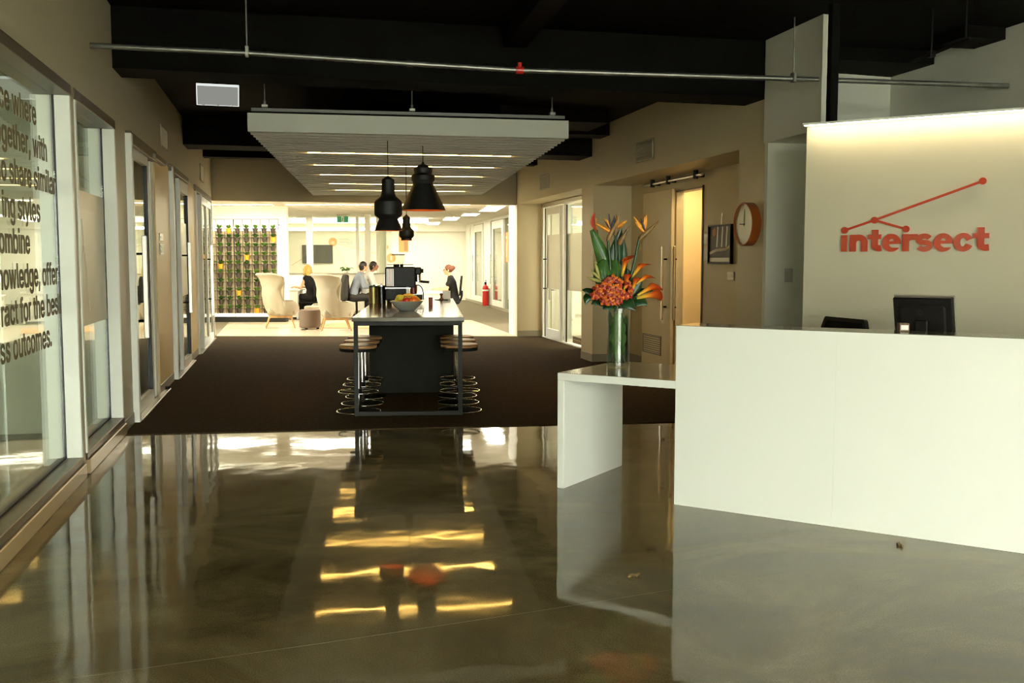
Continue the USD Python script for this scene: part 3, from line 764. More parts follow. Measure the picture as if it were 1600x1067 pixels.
part(t, 'stem', rod((0, 0.04, 0.03), (0, 0.04, 0.45), 0.012), M['black_metal'])

# ---------------------------------------------------------------- slatted ceiling raft
rf = thing('ceiling_raft', 'long white slatted ceiling raft with glowing slots above the kitchen bench', 'ceiling raft')
Lx, Rx = lambda y: -0.347 + (y - 9.97) * 0.0885, lambda y: 2.80 + (y - 9.97) * 0.0935
SLOTS = [11.91, 13.40, 14.92, 16.46, 18.04]
pitch = 0.2145
ys = np.arange(9.97, 19.75, pitch)
for y in ys:
    yr = y - 0.135
    p0, p1 = (Lx(y), y), (Rx(y), yr)
    w = 0.075
    part(rf, 'slat', hexa([(p0[0], p0[1], 2.72), (p0[0] + 0.008, p0[1] + w, 2.72), (p1[0] + 0.008, p1[1] + w, 2.72), (p1[0], p1[1], 2.72)],
                          [(p0[0], p0[1], 2.895), (p0[0] + 0.008, p0[1] + w, 2.895), (p1[0] + 0.008, p1[1] + w, 2.895), (p1[0], p1[1], 2.895)]), M['slat_white'])
part(rf, 'backing', hexa([(Lx(9.97) + .02, 9.99, 2.90), (Rx(9.97) - .02, 9.86, 2.90), (Rx(19.7) - .02, 19.6, 2.90), (Lx(19.7) + .02, 19.72, 2.90)],
                         [(Lx(9.97) + .02, 9.99, 2.915), (Rx(9.97) - .02, 9.86, 2.915), (Rx(19.7) - .02, 19.6, 2.915), (Lx(19.7) + .02, 19.72, 2.915)]), M['black_paint'])
for s, (a, b) in zip(SLOTS, ((0.25, 2.62), (0.36, 2.72), (0.49, 2.86), (0.69, 3.01), (0.86, 3.16))):
    k = int(np.argmin(np.abs(ys + 0.145 - s)))
    y0 = ys[k] + 0.13
    f = lambda x: -(x - Lx(y0)) / (Rx(y0) - Lx(y0)) * 0.135
    part(rf, 'light_slot', hexa([(a, y0 + f(a) + 0.002, 2.717), (a, y0 + f(a) + 0.021, 2.717), (b, y0 + f(b) + 0.021, 2.717), (b, y0 + f(b) + 0.002, 2.717)],
                                [(a, y0 + f(a) + 0.002, 2.74), (a, y0 + f(a) + 0.021, 2.74), (b, y0 + f(b) + 0.021, 2.74), (b, y0 + f(b) + 0.002, 2.74)]), M['lamp_slot'], label='thin warm glowing slot')
for y in (10.02, 14.0, 19.0):
    rl = part(rf, 'support_rail', hexa([(Lx(y) + .03, y, 2.92), (Lx(y) + .03, y + .04, 2.92), (Rx(y) - .03, y - .095, 2.92), (Rx(y) - .03, y - .135, 2.92)],
                                       [(Lx(y) + .03, y, 2.95), (Lx(y) + .03, y + .04, 2.95), (Rx(y) - .03, y - .095, 2.95), (Rx(y) - .03, y - .135, 2.95)]), M['dull_steel'])
    for q in (0.05, 0.5, 0.95):
        x, yy = Lx(y) * (1 - q) + Rx(y) * q, y + 0.02 - 0.135 * q
        part(rl, 'hanger_rod', rod((x, yy, 2.9), (x, yy, 3.50), 0.006), M['galvanised'])
        part(rl, 'clamp', [box(x - .03, x + .03, yy - .03, yy + .03, 2.955, 2.985, 0.004), cyl(0.014, 2.985, 3.02, 8, (x, yy))], M['galvanised'])

# ---------------------------------------------------------------- pipe across the hall
t = thing('sprinkler_pipe', 'long galvanised pipe running right across the hall under the black ceiling', 'pipe')
part(t, 'pipe', tube([(-1.40, 8.05, 3.082), (-0.27, 7.951, 3.058), (0.95, 7.844, 3.010), (1.81, 7.769, 2.982), (4.06, 7.572, 2.968), (5.97, 7.405, 2.955)], 0.021, 16), M['galvanised'], True)
for x, y, z in ((-0.27, 7.951, 3.058), (4.06, 7.572, 2.968)):
    cl = part(t, 'hanger', [rod((x, y, z + 0.02), (x, y, 3.46), 0.006), box(x - .014, x + .014, y - .03, y + .03, z - .028, z + .05, 0.004)], M['galvanised'])
cp = part(t, 'coupling', [tube([(1.78, 7.7715, 2.983), (1.84, 7.7665, 2.981)], 0.03, 16), tube([(1.81, 7.768, 2.98), (1.81, 7.765, 3.04)], 0.016, 10)], M['red_paint'], label='red painted coupling')
cn = part(t, 'coupling', [tube([(0.93, 7.846, 3.011), (0.98, 7.842, 3.009)], 0.027, 16)], M['galvanised'])
pst = solo('steel_post', box(4.165, 4.232, 7.17, 7.235, 0, 3.55, 0.004), M['black_paint'], 'black steel post rising behind the sign wall', 'post', kind=S)
t = thing('cable_tray', 'short black rail hung under the reception ceiling', 'rail')
part(t, 'rail', tube([(4.95, 7.29, 3.087), (4.98, 7.08, 3.108), (5.006, 6.66, 3.145)], 0.014, 8), M['black_metal'])
part(t, 'clamp', [box(4.955, 5.005, 7.05, 7.11, 3.085, 3.135, 0.006), rod((4.98, 7.08, 3.11), (4.98, 7.08, 3.47), 0.006), rod((5.0, 6.7, 3.14), (5.0, 6.7, 3.48), 0.006)], M['black_metal'])

# ---------------------------------------------------------------- wall vents
def vent(loc, w, h, face, label):
    t = thing('wall_vent', label, 'vent', loc, 0)
    s = face
    fr = [box(-w / 2, w / 2, 0, 0.015, -h / 2, -h / 2 + 0.022), box(-w / 2, w / 2, 0, 0.015, h / 2 - 0.022, h / 2), box(-w / 2, -w / 2 + 0.022, 0, 0.015, -h / 2, h / 2), box(w / 2 - 0.022, w / 2, 0, 0.015, -h / 2, h / 2)]
    turn = lambda m: (m.apply_transform(trimesh.transformations.rotation_matrix(s * PI / 2, (0, 0, 1))), m)[1]
    part(t, 'frame', [turn(m) for m in fr], M['vent_paint'])
    part(t, 'backing', turn(box(-w / 2, w / 2, -0.001, 0.002, -h / 2, h / 2)), M['gasket'])
    for k in range(9):
        b = box(-w / 2 + 0.02, w / 2 - 0.02, -0.011, 0.011, -0.0015, 0.0015)
        b.apply_transform(trimesh.transformations.rotation_matrix(0.7, (1, 0, 0)))
        b.apply_translation((0, 0.010, -h / 2 + 0.035 + k * (h - 0.07) / 8))
        part(t, 'slat', turn(b), M['vent_paint'])


vent((4.319, 11.73, 2.83), 0.58, 0.25, 1, 'louvred air vent high on the right wall above the near recess')
vent((4.319, 16.63, 2.82), 0.58, 0.25, 1, 'louvred air vent high on the right wall above the far glass door')
vent((-1.399, 12.5, 2.92), 0.62, 0.26, -1, 'louvred air vent high on the left wall, the nearer one')
vent((-1.399, 17.9, 2.96), 0.7, 0.28, -1, 'louvred air vent high on the left wall, the farther one')

# ---------------------------------------------------------------- reception desk, side table and sign wall
P0 = np.array([2.29, 5.645, 0.0])
DD, NN = np.array([1, -1, 0]) / 2 ** 0.5, np.array([1, 1, 0]) / 2 ** 0.5
desk_pt = lambda s, n, z=0.0: P0 + s * DD + n * NN + np.array([0, 0, z])
dk = thing('reception_desk', 'long glossy white reception desk set at an angle', 'desk', P0, -45)
for a, b in ((0.0, 0.953), (0.9534, 2.3), (2.3004, 3.6)):
    part(dk, 'front_panel', box(a, b, 0, 0.03, 0, 1.099), M['desk_white'])
part(dk, 'counter', box(0.0, 3.6, 0.03, 0.27, 1.05, 1.097, 0.001), M['desk_white'])
pbr('grey_stone', (0.25, 0.235, 0.175), 0.1)
part(dk, 'stone_top', box(0.0, 3.6, 0.004, 0.27, 1.0992, 1.1022, 0.0005), M['grey_stone'], label='thin grey polished stone top')
part(dk, 'end_panel', [box(0.0, 0.05, 0.03, 0.86, 0, 0.76), box(0.0, 0.05, 0.03, 0.27, 0.76, 1.05), box(3.55, 3.6, 0.03, 0.86, 0, 1.05)], M['desk_white'])
part(dk, 'work_surface', box(0.05, 3.55, 0.05, 0.86, 0.715, 0.75), M['desk_white'])
part(dk, 'back_panel', box(0.05, 3.55, 0.03, 0.05, 0, 1.05), M['desk_white'])
tb = thing('side_table', 'low glossy white waterfall table joined to the end of the reception desk', 'table', P0, -45)
part(tb, 'table_top', box(-0.825, -0.001, 0, 0.87, 0.714, 0.762, 0.0015), M['desk_white'])
part(tb, 'stone_top', box(-0.822, -0.001, 0.003, 0.868, 0.7621, 0.7645, 0.0005), M['grey_stone'], label='thin grey polished stone top')
part(tb, 'side_leg', box(-0.825, -0.777, 0, 0.87, 0, 0.7135, 0.0015), M['desk_white'])
sw = thing('wall_sign', 'beige freestanding sign wall behind the reception desk', 'wall', P0, -45, kind=S)
part(sw, 'panel', box(0.129, 2.1, 2.2, 2.32, 0, 2.52), M['sign_paint'])
part(sw, 'light_cap', box(0.125, 2.105, 2.09, 2.325, 2.52, 2.535, 0.002), M['column_paint'])
part(sw, 'light_strip', box(0.135, 2.09, 2.11, 2.14, 2.5135, 2.5195), M['lamp_sign'], label='warm light strip along the top edge')

# the sign: a line of dots over heavy round letters, each its own piece
lg = thing('wall_logo', 'red raised company lettering under a line joining four dots on the sign wall', 'sign', P0, -45)
on_sign = lambda poly, th=0.018: frame_to(prism(poly, 0, th), (0, 2.2 - 0.0005, 0), (1, 0, 0), (0, 0, 1))
DOTS = [(0.438, 1.719), (0.654, 1.792), (0.880, 1.722), (1.385, 2.052)]
for a, b in ((0, 1), (1, 2), (1, 3)):
    part(lg, 'link_bar', on_sign(LineString([DOTS[a], DOTS[b]]).buffer(0.0085, cap_style=2), 0.014), M['logo_red'])
for q in DOTS:
    part(lg, 'dot', on_sign(Point(q).buffer(0.025, 24)), M['logo_red'])
B, XH, W = 1.558, 0.127, 0.046
def arc(cx, cy, rx, ry, a0, a1, n=28):
    return [(cx + rx * math.cos(math.radians(a0 + (a1 - a0) * i / n)), cy + ry * math.sin(math.radians(a0 + (a1 - a0) * i / n))) for i in range(n + 1)]
def ring(x0, x1):
    cx, cy, rx, ry = (x0 + x1) / 2, B + XH / 2, (x1 - x0) / 2, XH / 2 + 0.003
    o = Polygon(arc(cx, cy, rx, ry, 0, 360, 48))
    return o, o.difference(Polygon(arc(cx, cy, rx - W * 0.96, ry - W * 0.78, 0, 360, 48))), cx, cy, rx, ry
def letter_e(x0, x1):
    o, r, cx, cy, rx, ry = ring(x0, x1)
    gap = Polygon([(cx, cy - 0.008), (cx + rx + .02, cy - 0.008), (cx + rx + .02, cy - 0.036), (cx, cy - 0.036)])
    bar = sbox(x0 + 0.02, cy - 0.009, x1 - 0.004, cy + 0.013)
    return unary_union([r.difference(gap), bar.intersection(o)])
def letter_c(x0, x1):
    o, r, cx, cy, rx, ry = ring(x0, x1)
    return r.difference(Polygon([(cx, cy), (cx + 0.12, cy + 0.052), (cx + 0.12, cy - 0.052)]))
def letter_t(x0, x1, h):
    sx = x0 + 0.027
    p = LineString([(sx + W / 2, B + h), (sx + W / 2, B + 0.045)] + arc(sx + W / 2 + 0.036, B + 0.045, 0.036, 0.021, 180, 270, 8) + [(x1 - 0.004, B + 0.026)]).buffer(W / 2, cap_style=2, join_style=1)
    return unary_union([p, sbox(x0, B + XH - 0.036, x1 - 0.004, B + XH)]).intersection(sbox(x0 - 1, B - 0.003, x1 + 1, B + 2))
def letter_n(x0, x1):
    w = x1 - x0
    p = LineString([(x0 + w - W / 2, B)] + [(x0 + w - W / 2, B + XH - 0.062)] + arc((x0 + x1) / 2, B + XH - 0.062, w / 2 - W / 2, 0.040, 0, 180, 16)).buffer(W / 2, cap_style=2, join_style=1)
    return unary_union([p, sbox(x0, B, x0 + W, B + XH)])
def letter_s(x0, x1):
    cx, r = (x0 + x1) / 2, (x1 - x0) / 2 - W * 0.42
    top, bot = B + XH - W * 0.36 - 0.026, B + W * 0.36 + 0.026
    pts = arc(cx, top, r, 0.027, 25, 200, 20) + [(cx - r * 0.5, top - 0.020), (cx + r * 0.5, bot + 0.020)] + arc(cx, bot, r, 0.027, 20, -155, 20)
    return LineString(pts).buffer(W * 0.40, cap_style=2, join_style=1)
def letter_r(x0, x1):
    p = LineString([(x0 + W / 2, B + XH - 0.06)] + arc(x0 + W / 2 + 0.046, B + XH - 0.06, 0.046, 0.038, 180, 95, 8) + [(x1, B + XH - 0.022)]).buffer(W * 0.46, cap_style=2, join_style=1)
    return unary_union([p, sbox(x0, B, x0 + W, B + XH)]).intersection(sbox(x0, B, x1, B + XH + 0.002))
for poly in (sbox(0.416, B, 0.460, B + XH - 0.002), letter_n(0.479, 0.610), letter_t(0.612, 0.712, 0.162), letter_e(0.716, 0.847),
             letter_r(0.858, 0.962), letter_s(0.952, 1.069), letter_e(1.074, 1.203), letter_c(1.207, 1.339), letter_t(1.337, 1.445, 0.168)):
    part(lg, 'letter', on_sign(poly, 0.02), M['logo_red'])

# monitor, carton and chair behind the counter
mo = thing('monitor', 'black computer monitor seen from behind over the reception counter', 'monitor', desk_pt(1.315, 0.52, 0.7505), -45 - 6)
def lean(m):
    m = tm(m)
    m.apply_transform(trimesh.transformations.rotation_matrix(math.radians(17), (1, 0, 0)))
    m.apply_translation((0, 0, 0.405))
    return m
part(mo, 'casing', lean(box(-0.165, 0.165, -0.022, 0.018, -0.13, 0.135, 0.008)), M['black_plastic'])
part(mo, 'back_shell', lean(box(-0.13, 0.13, -0.04, -0.02, -0.09, 0.09, 0.012)), M['black_plastic'])
part(mo, 'bezel', lean(box(-0.17, 0.17, 0.016, 0.028, -0.135, 0.14, 0.004)), M['plate_grey'])
part(mo, 'screen', lean(box(-0.155, 0.155, 0.028, 0.0295, -0.118, 0.122)), M['screen_dark'])
part(mo, 'badge', [lean(frame_to(prism(Point(0, 0).buffer(0.016).difference(Point(0, 0).buffer(0.0125)), 0, 0.001), (-0.01, -0.04, 0.05), (1, 0, 0), (0, 0, 1)))], M['dark_steel'])
part(mo, 'stand', [box(-0.035, 0.035, -0.06, -0.035, 0.012, 0.40, 0.006), box(-0.11, 0.11, -0.10, 0.09, 0.0, 0.014, 0.004)], M['black_plastic'])
bx_ = thing('card_box', 'small brown carton of cards on the counter before the monitor', 'box', desk_pt(1.262, 0.205, 1.1023), -45 + 24)
part(bx_, 'carton', box(-0.026, 0.026, -0.03, 0.03, 0, 0.045, 0.001), M['card_brown'])
part(bx_, 'card', box(-0.02, 0.02, -0.0315, -0.03, 0.008, 0.035), M['paper_white'])
ch = thing('office_chair', 'black mesh backed office chair just showing above the reception counter', 'chair', desk_pt(0.50, 1.12), -45 + 140)
bk = Polygon([(-0.2, 0), (0.2, 0), (0.225, 0.36), (0.20, 0.42), (-0.20, 0.42), (-0.225, 0.36)]).buffer(0.02)
holes = [Point(x * 0.0165 + (0.00825 if r % 2 else 0), r * 0.0145 + 0.06).buffer(0.0052, 3) for r in range(22) for x in range(-10, 11)]
holes = [h for h in holes if bk.buffer(-0.035).contains(h)]
part(ch, 'back_mesh', frame_to(prism(bk.difference(unary_union(holes)), 0, 0.012), (0, -0.22, 0.66), (1, 0, 0), (0, -0.10, 0.995)), M['dark_plastic_soft'], kind='stuff')
part(ch, 'back_frame', frame_to(prism(bk.buffer(0.004).difference(bk.buffer(-0.022)), -0.008, 0.02), (0, -0.22, 0.66), (1, 0, 0), (0, -0.10, 0.995)), M['black_plastic'])
part(ch, 'spine', tube(bez([(0, -0.03, 0.44), (0, -0.30, 0.44), (0, -0.27, 0.75)]), 0.025, 8), M['black_plastic'])
part(ch, 'seat', rbox(-0.24, 0.24, -0.22, 0.26, 0.44, 0.52, 0.035), M['cloth_black'], 40)
part(ch, 'gas_stem', cyl(0.028, 0.09, 0.44), M['black_metal'])
part(ch, 'star_base', [tube([(0, 0, 0.10), (0.30 * math.cos(a), 0.30 * math.sin(a), 0.075)], 0.02, 8) for a in np.arange(5) * 2 * PI / 5], M['black_plastic'])
for a in np.arange(5) * 2 * PI / 5:
    part(ch, 'castor', [frame_to(cyl(0.03, -0.02, 0.02, 16), (0.30 * math.cos(a), 0.30 * math.sin(a), 0.03), (0, 0, 1), (math.cos(a), math.sin(a), 0))], M['black_plastic'])

# ---------------------------------------------------------------- things on the right wall
ck = thing('wall_clock', 'round cream clock with a deep orange rim on the right wall', 'clock', (4.319, 8.81, 1.832), 90)
# drawn facing -y of its own frame turned to face the hall
CR = 0.205
face = lambda m: (m.apply_transform(trimesh.transformations.rotation_matrix(PI / 2, (1, 0, 0))), m)[1]
part(ck, 'rim', face(lathe([(CR - 0.012, 0.0), (CR, 0.0), (CR, 0.085), (CR - 0.006, 0.09), (CR - 0.016, 0.088), (CR - 0.016, 0.07), (CR - 0.014, 0.0)], 64)), M['clock_rim'], 40)
part(ck, 'dial', face(cyl(CR - 0.017, 0.002, 0.072, 64)), M['clock_face'], 40)
def hand(a, l, w):
    m = box(-w / 2, w / 2, -0.02, l, 0.0735, 0.0755)
    m.apply_transform(trimesh.transformations.rotation_matrix(math.radians(-a), (0, 0, 1)))
    return face(m)
part(ck, 'hour_hand', hand(272, 0.095, 0.008), M['dark_steel'])
part(ck, 'minute_hand', hand(2, 0.14, 0.006), M['dark_steel'])
part(ck, 'hub', face(cyl(0.008, 0.072, 0.078, 16)), M['dark_steel'])
for k in range(12):
    m = box(-0.0025, 0.0025, CR - 0.045, CR - 0.028, 0.0722, 0.073)
    m.apply_transform(trimesh.transformations.rotation_matrix(k * PI / 6, (0, 0, 1)))
    part(ck, 'hour_mark', face(m), M['plate_grey'])
ck.GetAttribute('xformOp:rotateZ').Set(-90.0)
pf = thing('picture_frame', 'black framed dark photograph hanging on a wire in the near recess', 'picture', (4.885, 10.73, 1.672), -90)
part(pf, 'frame', [box(-0.31, -0.292, -0.028, 0.012, -0.225, 0.225, 0.002), box(0.292, 0.31, -0.028, 0.012, -0.225, 0.225, 0.002), box(-0.292, 0.292, -0.028, 0.012, 0.207, 0.225, 0.002), box(-0.292, 0.292, -0.028, 0.012, -0.225, -0.207, 0.002)], M['black_plastic'])
ph = part(pf, 'print', box(-0.292, 0.292, -0.012, 0.0, -0.207, 0.207), M['print_black'])
part(ph, 'print_patch', frame_to(prism(Point(0, 0).buffer(0.05, 5), 0, 0.0006), (-0.16, -0.012, 0.14), (1, 0, 0), (0, 0, 1)), M['orange_print'])
part(ph, 'print_patch', frame_to(prism(LineString([(-0.27, -0.10), (-0.1, -0.07), (0.15, -0.06), (0.27, -0.03)]).buffer(0.016), 0, 0.0006), (0, -0.012, 0), (1, 0, 0), (0, 0, 1)), M['paper_white'])
part(ph, 'print_patch', frame_to(prism(unary_union([LineString([(x, -0.02), (x + 0.02, 0.19)]).buffer(0.014) for x in (-0.08, 0.05, 0.17)]), 0, 0.0005), (0, -0.012, 0), (1, 0, 0), (0, 0, 1)), M['plate_grey'])
part(ph, 'print_patch', frame_to(prism(sbox(-0.28, -0.2, 0.28, -0.155), 0, 0.0005), (0, -0.012, 0), (1, 0, 0), (0, 0, 1)), M['plate_grey'])
part(pf, 'hanging_wire', [rod((0, 0.0, 0.22), (0, 0.012, 0.36), 0.002, 6)], M['steel'])
def plate(loc, rz, w, h, label, rows=1, mat='switch_white'):
    t = thing('wall_switch', label, 'switch', loc, rz)
    part(t, 'plate', box(-w / 2, w / 2, -0.009, 0.0, -h / 2, h / 2, 0.002), M[mat])
    for r in range(rows):
        z = (r - (rows - 1) / 2) * h * 0.42
        part(t, 'rocker', box(-w * 0.3, w * 0.3, -0.013, -0.009, z - h * 0.13, z + h * 0.13, 0.001), M[mat])
plate((4.531, 8.459, 1.352), 0, 0.08, 0.125, 'tall switch plate on the grey recess wall beside the sign wall', 2)
plate((4.899, 10.47, 1.312), -90, 0.17, 0.095, 'small switch plate under the framed photograph', 1, 'plate_grey')
plate((4.899, 11.16, 1.56), -90, 0.13, 0.15, 'lower of two door control plates beside the cream doorway', 1)
plate((4.899, 11.16, 1.74), -90, 0.13, 0.12, 'upper of two door control plates beside the cream doorway', 1, 'plate_grey')
plate((-1.391, 11.92, 1.75), 90, 0.30, 0.085, 'upper control plate on the left wall beyond the first door', 1, 'plate_grey')
plate((-1.391, 11.92, 1.615), 90, 0.30, 0.125, 'lower white control plate on the left wall beyond the first door', 2)

# ---------------------------------------------------------------- kitchen bench
BO, BR = np.array([1.107, 9.41, 0.0]), -8.0
def bench_pt(x, y, z=0.0):
    a = math.radians(BR)
    return BO + np.array([x * math.cos(a) - y * math.sin(a), x * math.sin(a) + y * math.cos(a), z])
pbr('bench_stone', (0.10, 0.085, 0.055), 0.13, spec=0.35, noise=(7, 0.25, 4))
kb = thing('kitchen_bench', 'long dark kitchen bench with a polished top on a steel frame', 'bench', BO, BR)
part(kb, 'bench_top', box(-0.53, 0.53, 0, 4.65, 0.912, 0.95, 0.003), M['bench_stone'])
part(kb, 'cabinet', box(-0.47, 0.47, 1.68, 4.6, 0.0, 0.912, 0.004), M['bench_panel'])
for s in (-1, 1):
    part(kb, 'leg', box(s * 0.495 - 0.02, s * 0.495 + 0.02, 0.02, 0.06, 0, 0.872, 0.002), M['dark_steel'])
part(kb, 'rail', box(-0.515, 0.515, 0.02, 0.06, 0.872, 0.912, 0.002), M['dark_steel'])
part(kb, 'rail', box(-0.475, 0.475, 0.02, 0.06, 0.0085, 0.045, 0.002), M['dark_steel'])
for s in (-1, 1):
    part(kb, 'rail', box(s * 0.495 - 0.02, s * 0.495 + 0.02, 0.06, 1.68, 0.882, 0.911, 0.002), M['dark_steel'])

st0 = None
SIDE = ('left', 'right')
for k, (s, q) in enumerate(((-1, 0), (-1, 1), (-1, 2), (1, 0), (1, 1), (1, 2))):
    loc = bench_pt(s * 0.495, (0.30, 0.84, 1.34)[q], 0.0075)
    lab = f'{("nearest", "middle", "farthest")[q]} round wooden bar stool on the {SIDE[s > 0]} side of the kitchen bench'
    if st0 is None:
        st0 = thing('bar_stool', lab, 'stool', loc, 0, 'bar stools along the kitchen bench')
        part(st0, 'seat', lathe([(0, 0.628), (0.172, 0.628), (0.183, 0.634), (0.185, 0.645), (0.183, 0.656), (0.172, 0.664), (0.0, 0.660)], 48), M['wood_seat'], 40)
        part(st0, 'seat_ring', lathe([(0.0, 0.600), (0.176, 0.600), (0.180, 0.605), (0.180, 0.6275), (0.0, 0.6275)], 48), M['black_metal'], 40)
        part(st0, 'column', cyl(0.024, 0.02, 0.60, 24), M['chrome'], 40)
        fr = part(st0, 'foot_ring', torus(0.195, 0.0075, 0.20), M['chrome'], True)
        for a in (0.5, 2.6, 4.7):
            part(fr, 'spoke', rod((0.02 * math.cos(a), 0.02 * math.sin(a), 0.20), (0.195 * math.cos(a), 0.195 * math.sin(a), 0.20), 0.006, 8), M['chrome'])
        part(st0, 'collar', cyl(0.034, 0.17, 0.23, 24), M['black_metal'], 40)
        bs = part(st0, 'base_plate', lathe([(0, 0), (0.212, 0), (0.216, 0.004), (0.210, 0.011), (0.05, 0.022), (0, 0.022)], 48), M['matt_black'], 40)
        part(bs, 'edge_ring', torus(0.215, 0.0065, 0.0065), M['chrome'], True)
    else:
        copy_of(st0, lab, loc, 20 * k, 'bar stools along the kitchen bench')

# coffee machine seen from its side, its front to the right
cm = thing('coffee_machine', 'large black espresso machine on the far end of the kitchen bench', 'coffee machine', bench_pt(-0.13, 3.05, 0.95), BR)
part(cm, 'body', box(-0.21, 0.16, -0.17, 0.25, 0.20, 0.455, 0.012), M['black_plastic'])
part(cm, 'lower_body', box(-0.21, 0.05, -0.17, 0.25, 0.045, 0.188, 0.01), M['black_plastic'])
part(cm, 'trim_strip', box(-0.212, 0.10, -0.172, 0.252, 0.188, 0.20), M['steel'])
part(cm, 'front_hood', box(0.155, 0.23, -0.16, 0.24, 0.36, 0.45, 0.012), M['black_plastic'])
part(cm, 'hood_knob', frame_to(cyl(0.025, 0, 0.03, 20), (0.228, 0.0, 0.405), (0, 1, 0), (0, 0, 1), (1, 0, 0)), M['black_metal'])
vt = part(cm, 'side_grille', box(-0.195, -0.105, -0.1745, -0.169, 0.215, 0.435, 0.001), M['card_brown'], label='shiny vented side grille')
for k in range(5):
    part(vt, 'grille_bar', box(-0.19 + k * 0.019, -0.1855 + k * 0.019, -0.179, -0.174, 0.22, 0.43), M['steel'])
part(cm, 'cup_rail', [tube([(-0.19, -0.15, 0.485), (0.14, -0.15, 0.485), (0.14, 0.23, 0.485), (-0.19, 0.23, 0.485)], 0.004, 6, True)] + [rod((x, y, 0.455), (x, y, 0.485), 0.004, 6) for x in (-0.19, -0.03, 0.14) for y in (-0.15, 0.23)], M['chrome'])
hp = part(cm, 'bean_hopper', lathe([(0.058, 0.485), (0.072, 0.53), (0.076, 0.60), (0.073, 0.60), (0.069, 0.53), (0.055, 0.488)], 32, (-0.055, 0.04, 0)), M['glass_vase'], 40, label='clear bean hopper')
part(hp, 'hopper_lid', cyl(0.084, 0.60, 0.612, 32, (-0.055, 0.04)), M['black_plastic'], 40)
part(hp, 'hopper_collar', cyl(0.062, 0.455, 0.488, 32, (-0.055, 0.04)), M['black_plastic'], 40)
for y in (-0.05, 0.13):
    gh = part(cm, 'group_head', [cyl(0.036, 0.27, 0.36, 20, (0.19, y))], M['chrome'], 40)
    part(gh, 'portafilter_handle', rod((0.19, y, 0.275), (0.33, y, 0.262), 0.013), M['black_plastic'])
part(cm, 'front_panel', box(0.045, 0.085, -0.165, -0.10, 0.125, 0.27, 0.004), M['white_lacquer'], label='pale side cheek')
part(cm, 'drip_tray', box(0.05, 0.245, -0.165, 0.245, 0.05, 0.115, 0.006), M['black_plastic'])
part(cm, 'tray_grid', box(0.055, 0.24, -0.16, 0.24, 0.115, 0.1185), M['steel'])
part(cm, 'tray_badge', box(0.10, 0.175, -0.168, -0.164, 0.062, 0.105), M['plate_grey'])
part(cm, 'steam_wand', tube(bez([(0.16, -0.13, 0.23), (0.27, -0.14, 0.25), (0.255, -0.14, 0.05)]), 0.006, 8), M['black_metal'])
for x in (-0.17, 0.0):
    for y in (-0.12, 0.2):
        part(cm, 'foot', cyl(0.025, 0, 0.05, 16, (x, y)), M['black_metal'])
mg = thing('mug', 'dark red mug standing on the drip tray of the coffee machine', 'mug', bench_pt(0.0, 2.93, 1.0687), BR)
mg.GetAttribute('xformOp:translate').Set(Gf.Vec3d(*map(float, bench_pt(-0.13 + 0.135, 3.05 - 0.085, 0.95 + 0.119))))
part(mg, 'cup', lathe([(0, 0), (0.034, 0), (0.043, 0.01), (0.046, 0.115), (0.042, 0.115), (0.039, 0.012), (0, 0.01)], 32), M['mug_red'], 40)
part(mg, 'ear', tube(bez([(0.02, 0.038, 0.09), (0.03, 0.09, 0.09), (0.03, 0.085, 0.03), (0.02, 0.036, 0.03)]), 0.006, 8), M['mug_red'])

tn = thing('canister', 'tall dull gold tin left of the coffee machine', 'canister', bench_pt(-0.50 + 0.0, 3.14, 0.95), BR)
part(tn, 'tin', cyl(0.054, 0, 0.20, 32), M['tin_gold'], 40)
part(tn, 'lid', [cyl(0.056, 0.20, 0.214, 32), cyl(0.012, 0.214, 0.232, 12, (0.01, 0)), cyl(0.02, 0.214, 0.222, 12, (-0.02, 0.01))], M['leaf_dark'], 40)
tn2 = thing('canister', 'shiny black canister between the gold tin and the coffee machine', 'canister', bench_pt(-0.535 + 0.142, 3.02, 0.95), BR)
part(tn2, 'tin', cyl(0.05, 0, 0.212, 32), M['canister_black'], 40)
part(tn2, 'lid', [cyl(0.052, 0.212, 0.226, 32), cyl(0.012, 0.226, 0.25, 12)], M['steel'], 40)
jr = thing('spice_jar', 'small red-brown jar to the right of the fruit bowl', 'jar', bench_pt(0.215, 2.38, 0.95), BR)
part(jr, 'jar', cyl(0.024, 0, 0.085, 20), M['jar_red'], 40)
part(jr, 'lid', cyl(0.025, 0.085, 0.10, 20), M['mug_red'], 40)
tp = thing('coffee_tamper', 'dark coffee tamper on a mat at the far right end of the bench', 'tamper', bench_pt(0.36, 4.05, 0.95), BR)
part(tp, 'mat', box(-0.09, 0.09, -0.07, 0.07, 0, 0.008, 0.002), M['black_plastic'])
part(tp, 'tamper', lathe([(0, 0.008), (0.028, 0.008), (0.028, 0.02), (0.012, 0.03), (0.011, 0.055), (0.022, 0.07), (0.020, 0.09), (0, 0.092)], 24), M['mug_red'], 40)
nb = thing('napkin_box', 'plain white box behind the tamper at the far end of the bench', 'box', bench_pt(0.435, 4.35, 0.95), BR)
part(nb, 'carton', box(-0.055, 0.055, -0.05, 0.05, 0, 0.115, 0.003), M['white_lacquer'])

